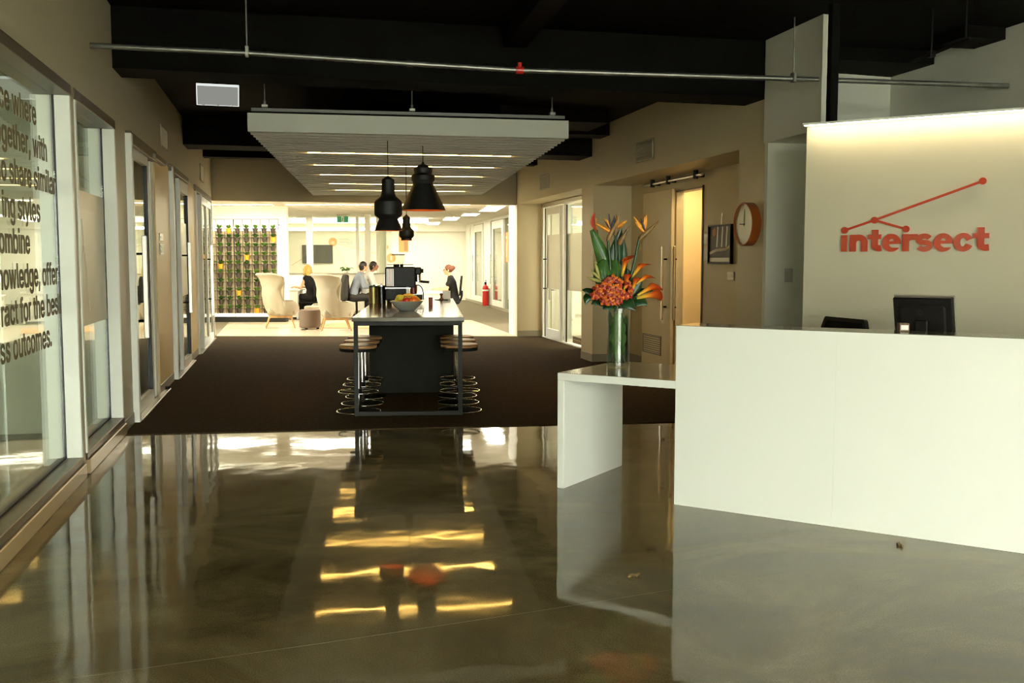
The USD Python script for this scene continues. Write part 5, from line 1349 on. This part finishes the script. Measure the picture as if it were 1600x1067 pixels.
for r in range(10):
    for c_ in range(-1, 7):
        if c_ == -1 and r < 2:
            continue
        mat = ORANGE.get((r, c_), 'pot_grey')
        loc = far(GU + 0.2107 * c_ + rg0.uniform(-0.008, 0.008), GV, GZ - 0.2095 * r)
        word = {'pot_grey': 'dark brown', 'pot_orange': 'bright orange', 'pot_terracotta': 'terracotta'}[mat]
        lab = f'{word} pot with plant, {ORD[r]} row, {COL[c_ + 1]} column of the plant wall'
        key = (mat, int(rg0.integers(0, 5)) if mat == 'pot_grey' else int(rg0.integers(0, 2)))
        if key not in SRC:
            SRC[key] = pot(mat, 11 + key[1] * 7 + len(mat), lab, loc)
        else:
            copy_of(SRC[key], lab, loc, FROT + rg0.uniform(-180, 180))

# ---------------------------------------------------------------- back office fittings
ex = thing('exit_sign', 'green exit sign with a running figure hung from the office ceiling', 'exit sign', far(-4.73, 28.0, 2.61), FROT)
part(ex, 'case', box(-0.155, 0.155, -0.015, 0.015, -0.085, 0.085, 0.003), M['exit_green'])
ic = part(ex, 'pictogram', box(-0.035, 0.038, -0.0175, -0.015, -0.075, 0.075), M['paper_white'])
on_ex = lambda poly: frame_to(prism(poly, 0, 0.001), (0, -0.0175, 0), (1, 0, 0), (0, 0, 1))
fig = unary_union([Point(0.006, 0.045).buffer(0.012), LineString([(0.0, 0.028), (-0.006, -0.01)]).buffer(0.011), LineString([(-0.006, -0.01), (0.012, -0.03), (0.004, -0.06)]).buffer(0.007), LineString([(-0.006, -0.01), (-0.016, -0.035), (-0.028, -0.045)]).buffer(0.007), LineString([(0.0, 0.024), (0.02, 0.012)]).buffer(0.005), LineString([(0.0, 0.024), (-0.02, 0.01)]).buffer(0.005)])
part(ic, 'figure', on_ex(fig), M['exit_green'])
part(ex, 'hanger', [box(-0.17, 0.20, -0.012, 0.012, 0.108, 0.128), box(-0.1, -0.09, -0.005, 0.005, 0.085, 0.11), box(0.09, 0.1, -0.005, 0.005, 0.085, 0.11)], M['plate_grey'])
tv = thing('television', 'flat black television on the end wall of the back office', 'television', far(-7.10, 36.46, 1.69), FROT)
part(tv, 'casing', box(-0.55, 0.55, -0.06, 0.03, -0.33, 0.33, 0.01), M['black_plastic'])
part(tv, 'screen', box(-0.53, 0.53, -0.0615, -0.06, -0.31, 0.31), M['screen_dark'])
wp = thing('wall_print', 'orange circles joined by thin peach lines printed on the cream end wall', 'wall graphic', far(0, 36.5, 0), FROT)
on_w = lambda poly, d=0.003: frame_to(prism(poly, 0, d), (0, 0, 0), (1, 0, 0), (0, 0, 1))
for (u, z, r) in ((-6.54, 2.13, 0.155), (-4.42, 1.545, 0.17), (-4.60, 1.94, 0.09)):
    part(wp, 'circle', on_w(Point(u, z).buffer(r, 24)), M['orange_print'])
people = unary_union([Point(-6.54 + dx * .8, 2.12 + dz).buffer(0.017) for dx, dz in ((-0.055, 0), (0, 0.03), (0.055, 0))] + [sbox(-6.54 + dx * .8 - 0.012, 2.05, -6.54 + dx * .8 + 0.012, 2.085 + dz) for dx, dz in ((-0.055, 0), (0, 0.03), (0.055, 0))])
part(wp, 'icon', on_w(people, 0.005), M['paper_white'])
part(wp, 'icon', on_w(unary_union([Point(-4.42, 1.60).buffer(0.026), sbox(-4.445, 1.47, -4.395, 1.565)]), 0.005), M['paper_white'])
for a, b in (((-6.46, 2.0), (-6.03, 1.15)), ((-6.40, 2.07), (-5.5, 1.85)), ((-8.05, 1.28), (-7.6, 1.55)), ((-5.5, 1.85), (-4.6, 1.6))):
    part(wp, 'line', on_w(LineString([a, b]).buffer(0.012)), M['peach_line'])
for k, (u0, u1) in enumerate(((-6.32, -5.95), (-6.30, -5.80), (-6.32, -5.80), (-6.05, -5.82))):
    part(wp, 'text_line', on_w(sbox(u0, 2.22 - k * 0.055, u1, 2.24 - k * 0.055)), M['grey_print'])
ps = thing('wall_poster', 'tan and brown poster high on the end wall above the coffee machine', 'poster', far(-3.96, 36.48, 2.08), FROT)
part(ps, 'sheet', box(-0.17, 0.17, -0.004, 0.02, -0.32, 0.36), M['orange_print'])
part(ps, 'print_patch', box(0.02, 0.16, -0.006, -0.004, -0.28, 0.16), M['kraft'])
hp_ = thing('trailing_plant', 'leafy green plant standing on the ledge of the low partition', 'plant', far(-4.83, 29.06, 1.10), FROT)
part(hp_, 'pot', lathe([(0, 0), (0.06, 0), (0.075, 0.07), (0.068, 0.07), (0.055, 0.01), (0, 0.01)], 20), M['white_lacquer'], 35)
rg = np.random.default_rng(8)
lv = []
for k in range(26):
    a, l, e = rg.uniform(0, 2 * PI), rg.uniform(0.10, 0.24), rg.uniform(0.0, 0.16)
    o = np.array([math.cos(a), 0.5 * math.sin(a), 0])
    lv.append(blade([o * 0.01 + [0, 0, 0.05], o * l * 0.6 + [0, 0, 0.09 + e], o * l + [0, 0, 0.04 + e * 0.6]], [0.008, 0.026, 0.022, 0.001], 0.002, 0.3, (math.cos(a), math.sin(a), -0.6), 5, 4))
part(hp_, 'foliage', lv, M['plant_bright'], True)
xt = rpix(767)
fe = thing('fire_extinguisher', 'red fire extinguisher with a black hose on the white office wall', 'fire extinguisher', RA + RD * xt + RN * 0.17, math.degrees(math.atan2(RN[1], RN[0])) + 90)
UsdGeom.Xformable(fe).AddScaleOp().Set(Gf.Vec3f(1.2, 1.2, 1.2))
part(fe, 'cylinder', lathe([(0, 0.05), (0.075, 0.05), (0.082, 0.06), (0.082, 0.50), (0.07, 0.55), (0.03, 0.58), (0.025, 0.61), (0, 0.61)], 32), M['red_paint'], 40)
part(fe, 'label_band', lathe([(0.0825, 0.43), (0.0832, 0.43), (0.0832, 0.47), (0.0825, 0.47)], 32), M['paper_white'], 40)
part(fe, 'valve', [cyl(0.03, 0.60, 0.66, 16), box(-0.02, 0.10, -0.012, 0.012, 0.655, 0.67), box(-0.02, 0.12, -0.012, 0.012, 0.69, 0.705)], M['black_plastic'])
part(fe, 'hose', tube(bez([(0.03, 0, 0.63), (-0.14, 0, 0.72), (-0.16, 0, 0.4), (-0.12, 0, 0.22)], 14), 0.016, 8), M['black_plastic'], True)
part(fe, 'horn', tube([(-0.125, 0, 0.42), (-0.115, 0, 0.15)], [0.02, 0.036], 12), M['black_plastic'])
part(fe, 'bracket', box(-0.05, 0.05, 0.08, 0.10, 0.02, 0.5), M['plate_grey'])

def worktop(name, label, u0, u1, v0, v1, h, legs=True):
    t = thing(name, label, 'desk', far((u0 + u1) / 2, (v0 + v1) / 2, 0.0075), FROT)
    w, d_ = (u1 - u0) / 2, (v1 - v0) / 2
    part(t, 'top', box(-w, w, -d_, d_, h - 0.03, h, 0.004), M['white_lacquer'])
    part(t, 'side_panel', box(-w + 0.02, -w + 0.05, -d_ + 0.04, d_ - 0.04, 0, h - 0.03), M['white_lacquer'])
    part(t, 'side_panel', box(w - 0.09, w - 0.06, -d_ + 0.04, d_ - 0.04, 0, h - 0.03), M['white_lacquer'])
    part(t, 'front_panel', box(-w + 0.05, w - 0.09, -d_ + 0.06, -d_ + 0.08, 0.05, h - 0.03), M['white_lacquer'])
    return t
worktop('office_desk', 'white desk in front of the blonde woman, partly behind the column', -6.35, -5.28, 24.75, 25.45, 0.74)
worktop('office_desk', 'white desk in front of the woman with glasses', -2.25, -1.62, 23.25, 24.0, 0.72)
worktop('office_desk', 'long white desk in front of the two men', -3.52, -2.5, 24.9, 25.9, 0.72)
t = thing('cup', 'small red cup standing on the desk of the blonde woman', 'cup', far(-5.62, 24.95, 0.7475))
part(t, 'cup', lathe([(0, 0), (0.028, 0), (0.036, 0.10), (0.033, 0.10), (0.026, 0.006), (0, 0.006)], 24), M['jar_red'], 40)
t = thing('papers', 'white papers stacked before the blonde woman', 'papers', far(-5.45, 24.98, 0.7475), FROT + 20)
for k in range(3):
    part(t, 'sheet', box(-0.10, 0.10, -0.07, 0.07, 0.004 * k, 0.004 * k + 0.0035), M['paper_white'])
t = thing('laptop', 'open white laptop on the desk of the woman with glasses', 'laptop', far(-1.98, 23.6, 0.7275), FROT)
part(t, 'base', box(-0.12, 0.17, -0.16, 0.16, 0, 0.018, 0.004), M['white_lacquer'])
lid = box(-0.006, 0.006, -0.16, 0.16, 0, 0.22, 0.004)
lid.apply_transform(trimesh.transformations.rotation_matrix(math.radians(-35), (0, 1, 0)))
lid.apply_translation((-0.12, 0, 0.014))
part(t, 'lid', lid, M['white_lacquer'])

# ---------------------------------------------------------------- people
def bone(a, b, ra, rb, seg=18):
    return m3.Manifold.batch_hull([m3.Manifold.sphere(ra, seg).translate(tuple(map(float, a))), m3.Manifold.sphere(rb, seg).translate(tuple(map(float, b)))])
def blob(c, r, sx=1, sy=1, sz=1, seg=24):
    return m3.Manifold.sphere(r, seg).scale((sx, sy, sz)).translate(tuple(map(float, c)))
def hull(*ms):
    return m3.Manifold.batch_hull(list(ms))
def skin_over(ms, ln=0.016, it=8):
    m = m3.Manifold.batch_boolean(ms, m3.OpType.Add).refine_to_length(ln)
    t = tm(m)
    t.merge_vertices()
    trimesh.smoothing.filter_taubin(t, lamb=0.5, nu=0.52, iterations=it)
    return t
def hand_bones(w, d, n, side):
    """Palm, four unequal bent fingers and a thumb: w the wrist, d along the hand, n the back of the hand."""
    d, n = np.array(d, float), np.array(n, float)
    d /= np.linalg.norm(d)
    n -= d * (d @ n)
    n /= np.linalg.norm(n)
    s = np.cross(n, d) * side
    w = np.array(w, float)
    out = [hull(blob(w + d * 0.02, 0.022), blob(w + d * 0.08 + s * 0.028, 0.014), blob(w + d * 0.082 - s * 0.028, 0.013), blob(w + d * 0.03 + s * 0.024, 0.015))]
    for k, (o, l) in enumerate(((0.030, 0.068), (0.010, 0.076), (-0.011, 0.070), (-0.031, 0.054))):
        a = w + d * 0.082 + s * o
        b = a + d * l * 0.5 - n * l * 0.12
        c2 = b + d * l * 0.36 - n * l * 0.32
        out += [bone(a, b, 0.0095, 0.0085, 10), bone(b, c2, 0.0085, 0.007, 10)]
    a = w + d * 0.03 + s * 0.03
    b = a + d * 0.035 + s * 0.028 - n * 0.01
    out += [bone(a, b, 0.0125, 0.0105, 10), bone(b, b + d * 0.032 + s * 0.004 - n * 0.008, 0.0105, 0.008, 10)]
    return out
def seated(label, loc, rz, skin='skin', top='cloth_black', sleeve='short', legs='cloth_black', hair='hair_black', style='short', lean=0.08, dress=False, glasses=False, fem=True, reach=((0.42, 0.14, 0.80), (0.42, -0.12, 0.80)), turn=0.0, sh=0.0):
    t = thing('person', label, 'person', loc, rz)
    k = 0.95 if fem else 1.05
    Z = lambda z: 0.50 + (z - 0.50) * k
    hipz = 0.545
    wst, chest = np.array([0.01 + lean * 0.25, 0, Z(0.76)]), np.array([0.02 + lean * 0.75, 0, Z(0.95)])
    nb_, nt = np.array([0.02 + lean * 1.1, 0, Z(1.10)]), np.array([0.035 + lean * 1.3, 0, Z(1.17)])
    hc = np.array([0.055 + lean * 1.45, 0, Z(1.27)])
    sw_ = 0.155 * k if fem else 0.185
    S_ = [np.array([0.015 + lean, s * sw_, Z(1.045)]) for s in (1, -1)]
    W_ = [np.array(r, float) for r in reach]
    E_ = []
    for s, a, b in zip((1, -1), S_, W_):
        mid = a * 0.52 + b * 0.48
        e = mid + np.array([-0.06, s * 0.05, -0.13])
        E_.append(e)
    torso = lambda g: [hull(blob((0, 0.085, hipz), 0.10 + g), blob((0, -0.085, hipz), 0.10 + g), blob(wst, 0.098 + g, 0.95, 1.15, 1)),
                       hull(blob(wst, 0.098 + g, 0.95, 1.15, 1), blob(chest + [0, 0.06, 0], 0.10 + g), blob(chest - [0, 0.06, 0], 0.10 + g)),
                       hull(blob(chest + [0, 0.06, 0], 0.10 + g), blob(chest - [0, 0.06, 0], 0.10 + g), blob(S_[0], 0.05 + g), blob(S_[1], 0.05 + g), blob(nb_, 0.055 + g))]
    if fem:
        bust = lambda g: [blob(chest + [0.075, s * 0.065, -0.02], 0.05 + g) for s in (1, -1)]
    else:
        bust = lambda g: []
    ur, er, wr = (0.043, 0.036, 0.025) if fem else (0.052, 0.043, 0.029)
    Kn = [np.array([0.43, s * 0.10, 0.52]) for s in (1, -1)]
    An = [np.array([0.36, s * 0.10, 0.085]) for s in (1, -1)]
    legm = lambda g, cut=1.0: sum([[bone((0.02, s * 0.09, hipz - 0.01), q, 0.092 + g, 0.060 + g), bone(q, q + (a - q) * cut, 0.058 + g, (0.058 + (0.037 - 0.058) * cut) + g)] for s, q, a in zip((1, -1), Kn, An)], [])
    ct, st_ = math.cos(turn), math.sin(turn)
    hv = lambda x, y, z: hc + np.array([x * ct - y * st_, x * st_ + y * ct, z])
    head = [blob(hv(-0.012, 0, 0.030), 0.090, 1.03, 0.86, 1.02), hull(blob(hv(0.035, 0, 0.0), 0.062, 1, 0.95, 1.1), blob(hv(0.055, 0, -0.082), 0.026), blob(hv(0.0, 0, -0.06), 0.052)),
            hull(blob(hv(0.092, 0, 0.018), 0.010), blob(hv(0.108, 0, -0.016), 0.012), blob(hv(0.088, 0, -0.022), 0.016)), blob(hv(0.082, 0, -0.048), 0.017, 1, 1.3, 0.7)]
    head += [blob(hv(-0.012, s * 0.080, -0.004), 0.026, 0.7, 0.35, 1.15) for s in (1, -1)]
    body = torso(0) + bust(0) + legm(0) + head + [bone(nb_, nt, 0.052, 0.048), bone(nt, hv(-0.01, 0, -0.03), 0.048, 0.05)]
    for s, a, e, w in zip((1, -1), S_, E_, W_):
        d = w - e
        body += [bone(a, e, ur, er), bone(e, w, er, wr)] + hand_bones(w, d + np.array([0, 0, -0.02]), (0.15, 0, 1), -s)
    body += [hull(blob(q + [0, 0, -0.03], 0.035), blob(q + [0.14, 0, -0.055], 0.022), blob(q + [-0.03, 0, -0.05], 0.028)) for q in An]
    part(t, 'body', skin_over(body, 0.014, 6), M[skin], True)
    for s in (1, -1):
        part(t, 'eye', tm(blob(hv(0.083, s * 0.032, 0.014), 0.0105, 0.6, 1.1, 0.7)), M['eye_dark'], True)
    part(t, 'lips', tm(blob(hv(0.096, 0, -0.047), 0.010, 0.6, 2.1, 0.55)), M['lips'], True)
    # clothing
    shirt = torso(0.013) + bust(0.012)
    if sleeve != 'none':
        for a, e, w in zip(S_, E_, W_):
            if sleeve == 'short':
                shirt.append(bone(a, a + (e - a) * 0.55, ur + 0.016, ur + 0.012))
            else:
                shirt += [bone(a, e, ur + 0.017, er + 0.016), bone(e, e + (w - e) * 0.93, er + 0.016, wr + 0.012)]
    neck_cut = m3.Manifold.sphere(0.066, 24).scale((1, 1, 1.0)).translate(tuple(map(float, nb_ + [0.015, 0, 0.05])))
    sh_m = m3.Manifold.batch_boolean(shirt, m3.OpType.Add) - neck_cut
    part(t, 'dress' if dress else 'shirt', skin_over([sh_m], 0.018, 5), M[top], True)
    if not dress:
        if sleeve == 'long':
            part(t, 'collar', frame_to(torus(0.062, 0.013, 0.0), nb_ + np.array([0.008, 0, 0.018]), (0.98, 0, 0.15), (0, 1, 0)), M[top], True)
        part(t, 'trousers', skin_over([hull(blob((0, 0.085, hipz), 0.118), blob((0, -0.085, hipz), 0.118), blob(wst * 0.7 + np.array([0, 0, hipz]) * 0.3, 0.112, 0.95, 1.15, 0.6))] + legm(0.016, 0.93), 0.02, 5), M[legs], True)
    else:
        part(t, 'skirt', skin_over([hull(blob((0, 0.09, hipz), 0.12), blob((0, -0.09, hipz), 0.12), blob(Kn[0], 0.085), blob(Kn[1], 0.085)), hull(blob(Kn[0], 0.085), blob(Kn[1], 0.085), blob(Kn[0] - [0.06, 0, 0.26], 0.09), blob(Kn[1] - [0.06, 0, 0.26], 0.09), blob((0.1, 0.08, 0.46), 0.10), blob((0.1, -0.08, 0.46), 0.10))], 0.02, 5), M[top], True)
    for q in An:
        part(t, 'shoe', skin_over([hull(blob(q + [0, 0, -0.035], 0.042), blob(q + [0.15, 0, -0.055], 0.03), blob(q + [-0.035, 0, -0.05], 0.035))], 0.02, 3), M['cloth_black'], True)
    # hair
    cap = [blob(hv(-0.022, 0, 0.040), 0.098, 1.02, 0.90, 1.0)]
    facecut = [blob(hv(0.115, 0, -0.035), 0.098, 1, 1.1, 1.15), blob(hv(0.035, 0.10, -0.07), 0.06), blob(hv(0.035, -0.10, -0.07), 0.06)]
    if style == 'long':
        cap += [hull(blob(hv(-0.04, 0, 0.02), 0.098, 1, 0.95, 1), blob(hv(-0.075, 0.055, -0.13), 0.062), blob(hv(-0.075, -0.055, -0.13), 0.062), blob(hv(-0.07, 0, -0.20), 0.05, 1, 1.6, 1)),
                hull(blob(hv(-0.01, 0.075, 0.02), 0.035), blob(hv(0.01, 0.085, -0.13), 0.028)), hull(blob(hv(-0.01, -0.075, 0.02), 0.035), blob(hv(0.01, -0.085, -0.13), 0.028))]
        facecut = facecut[:1]
    elif style == 'bun':
        cap += [hull(blob(hv(-0.05, 0, 0.03), 0.08), blob(hv(-0.115, 0, 0.045), 0.045)), blob(hv(-0.125, 0, 0.06), 0.05)]
    else:
        cap += [hull(blob(hv(-0.05, 0, 0.02), 0.085), blob(hv(-0.06, 0, -0.05), 0.062))]
    hm = m3.Manifold.batch_boolean(cap, m3.OpType.Add) - m3.Manifold.batch_boolean(facecut, m3.OpType.Add)
    hr = skin_over([hm], 0.014, 3)
    if style == 'long':
        hr.vertices += 0.010 * (np.stack([meshkit.noise(hr.vertices * 42, s) for s in range(3)], 1) - 0.5)
    part(t, 'hair', hr, M[hair], True)
    if glasses:
        gl = [frame_to(torus(0.021, 0.0028, 0, seg=20, sub=6), hv(0.098, s * 0.031, 0.012), (-st_, ct, 0), (0, 0, 1)) for s in (1, -1)]
        gl += [rod(hv(0.10, 0.012, 0.016), hv(0.10, -0.012, 0.016), 0.0025, 6)] + [rod(hv(0.096, s * 0.05, 0.016), hv(-0.01, s * 0.083, 0.016), 0.0025, 6) for s in (1, -1)]
        part(t, 'glasses', gl, M['black_plastic'])
    return t
up = 0.0075
LEFTWARD = 180 + FROT
seated('blonde woman in a sleeveless black dress seated at a white desk', far(-5.02, 25.0, up), LEFTWARD - 28, hair='hair_blonde', style='long', sleeve='none', dress=True, lean=0.07, reach=((0.40, 0.16, 0.80), (0.36, -0.13, 0.79)))
seated('man in a pale blue-grey shirt leaning forward on an office chair', far(-4.02, 25.1, up), FROT + 22, skin='skin', hair='hair_black', top='cloth_blue', legs='cloth_charcoal', sleeve='long', fem=False, lean=0.17, reach=((0.46, 0.14, 0.80), (0.44, -0.10, 0.79)), turn=0.1)
seated('dark haired man in a white shirt seated beyond the man in blue', far(-3.83, 25.95, up), FROT + 2, skin='skin_dark', hair='hair_black', top='cloth_white', legs='cloth_charcoal', sleeve='long', fem=False, lean=0.13, reach=((0.46, 0.14, 0.80), (0.46, -0.10, 0.79)))
seated('woman with auburn hair tied up, glasses and a black short sleeved shirt', far(-1.36, 23.6, up), LEFTWARD, hair='hair_auburn', style='bun', lean=0.07, glasses=True, reach=((0.40, 0.14, 0.80), (0.40, -0.12, 0.80)), turn=0.05)
def staff_chair(label, loc, rz):
    a = math.radians(rz)
    return copy_of(ch, label, loc + 0.10 * np.array([math.cos(a), math.sin(a), 0]), rz - 90)
staff_chair('black mesh office chair under the man in the blue-grey shirt', far(-4.02, 25.1, up) - 0.0, FROT + 22)
staff_chair('black mesh office chair under the man in the white shirt', far(-3.83, 25.95, up), FROT + 2)
staff_chair('black mesh office chair under the woman with glasses', far(-1.36, 23.6, up), LEFTWARD)
cc = thing('visitor_chair', 'slim black cantilever chair under the blonde woman', 'chair', far(-5.02, 25.0, up), LEFTWARD - 28)
part(cc, 'seat', rbox(-0.22, 0.24, -0.23, 0.23, 0.40, 0.435, 0.015), M['black_plastic'], 40)
part(cc, 'backrest', rbox(-0.27, -0.235, -0.22, 0.22, 0.58, 0.86, 0.015), M['black_plastic'], 40)
part(cc, 'tube_frame', [tube([(-0.25, s * 0.23, 0.86), (-0.25, s * 0.23, 0.42), (0.24, s * 0.23, 0.40), (0.26, s * 0.23, 0.02), (-0.22, s * 0.23, 0.014)], 0.012, 8) for s in (-1, 1)] + [rod((-0.22, -0.23, 0.014), (-0.22, 0.23, 0.014), 0.012)], M['black_metal'], True)
a_ = math.radians(FROT + 22)
jk = thing('jacket', 'charcoal jacket draped over the back of the chair of the man in blue', 'jacket', far(-4.02, 25.1, up) + np.array([-0.19 * math.cos(a_), -0.19 * math.sin(a_), 0]), FROT + 22)
part(jk, 'body', skin_over([hull(blob((0.02, 0.17, 1.06), 0.05), blob((0.02, -0.17, 1.06), 0.05), blob((-0.035, 0.22, 0.5), 0.045), blob((-0.035, -0.22, 0.5), 0.045), blob((-0.05, 0, 0.46), 0.04), blob((-0.03, 0.2, 0.9), 0.05), blob((-0.03, -0.2, 0.9), 0.05))], 0.025, 3), M['cloth_charcoal'], True)
for s_ in (1, -1):
    part(jk, 'sleeve', skin_over([bone((0.0, s_ * 0.22, 0.98), (-0.02, s_ * 0.25, 0.55), 0.05, 0.042)], 0.025, 3), M['cloth_charcoal'], True)
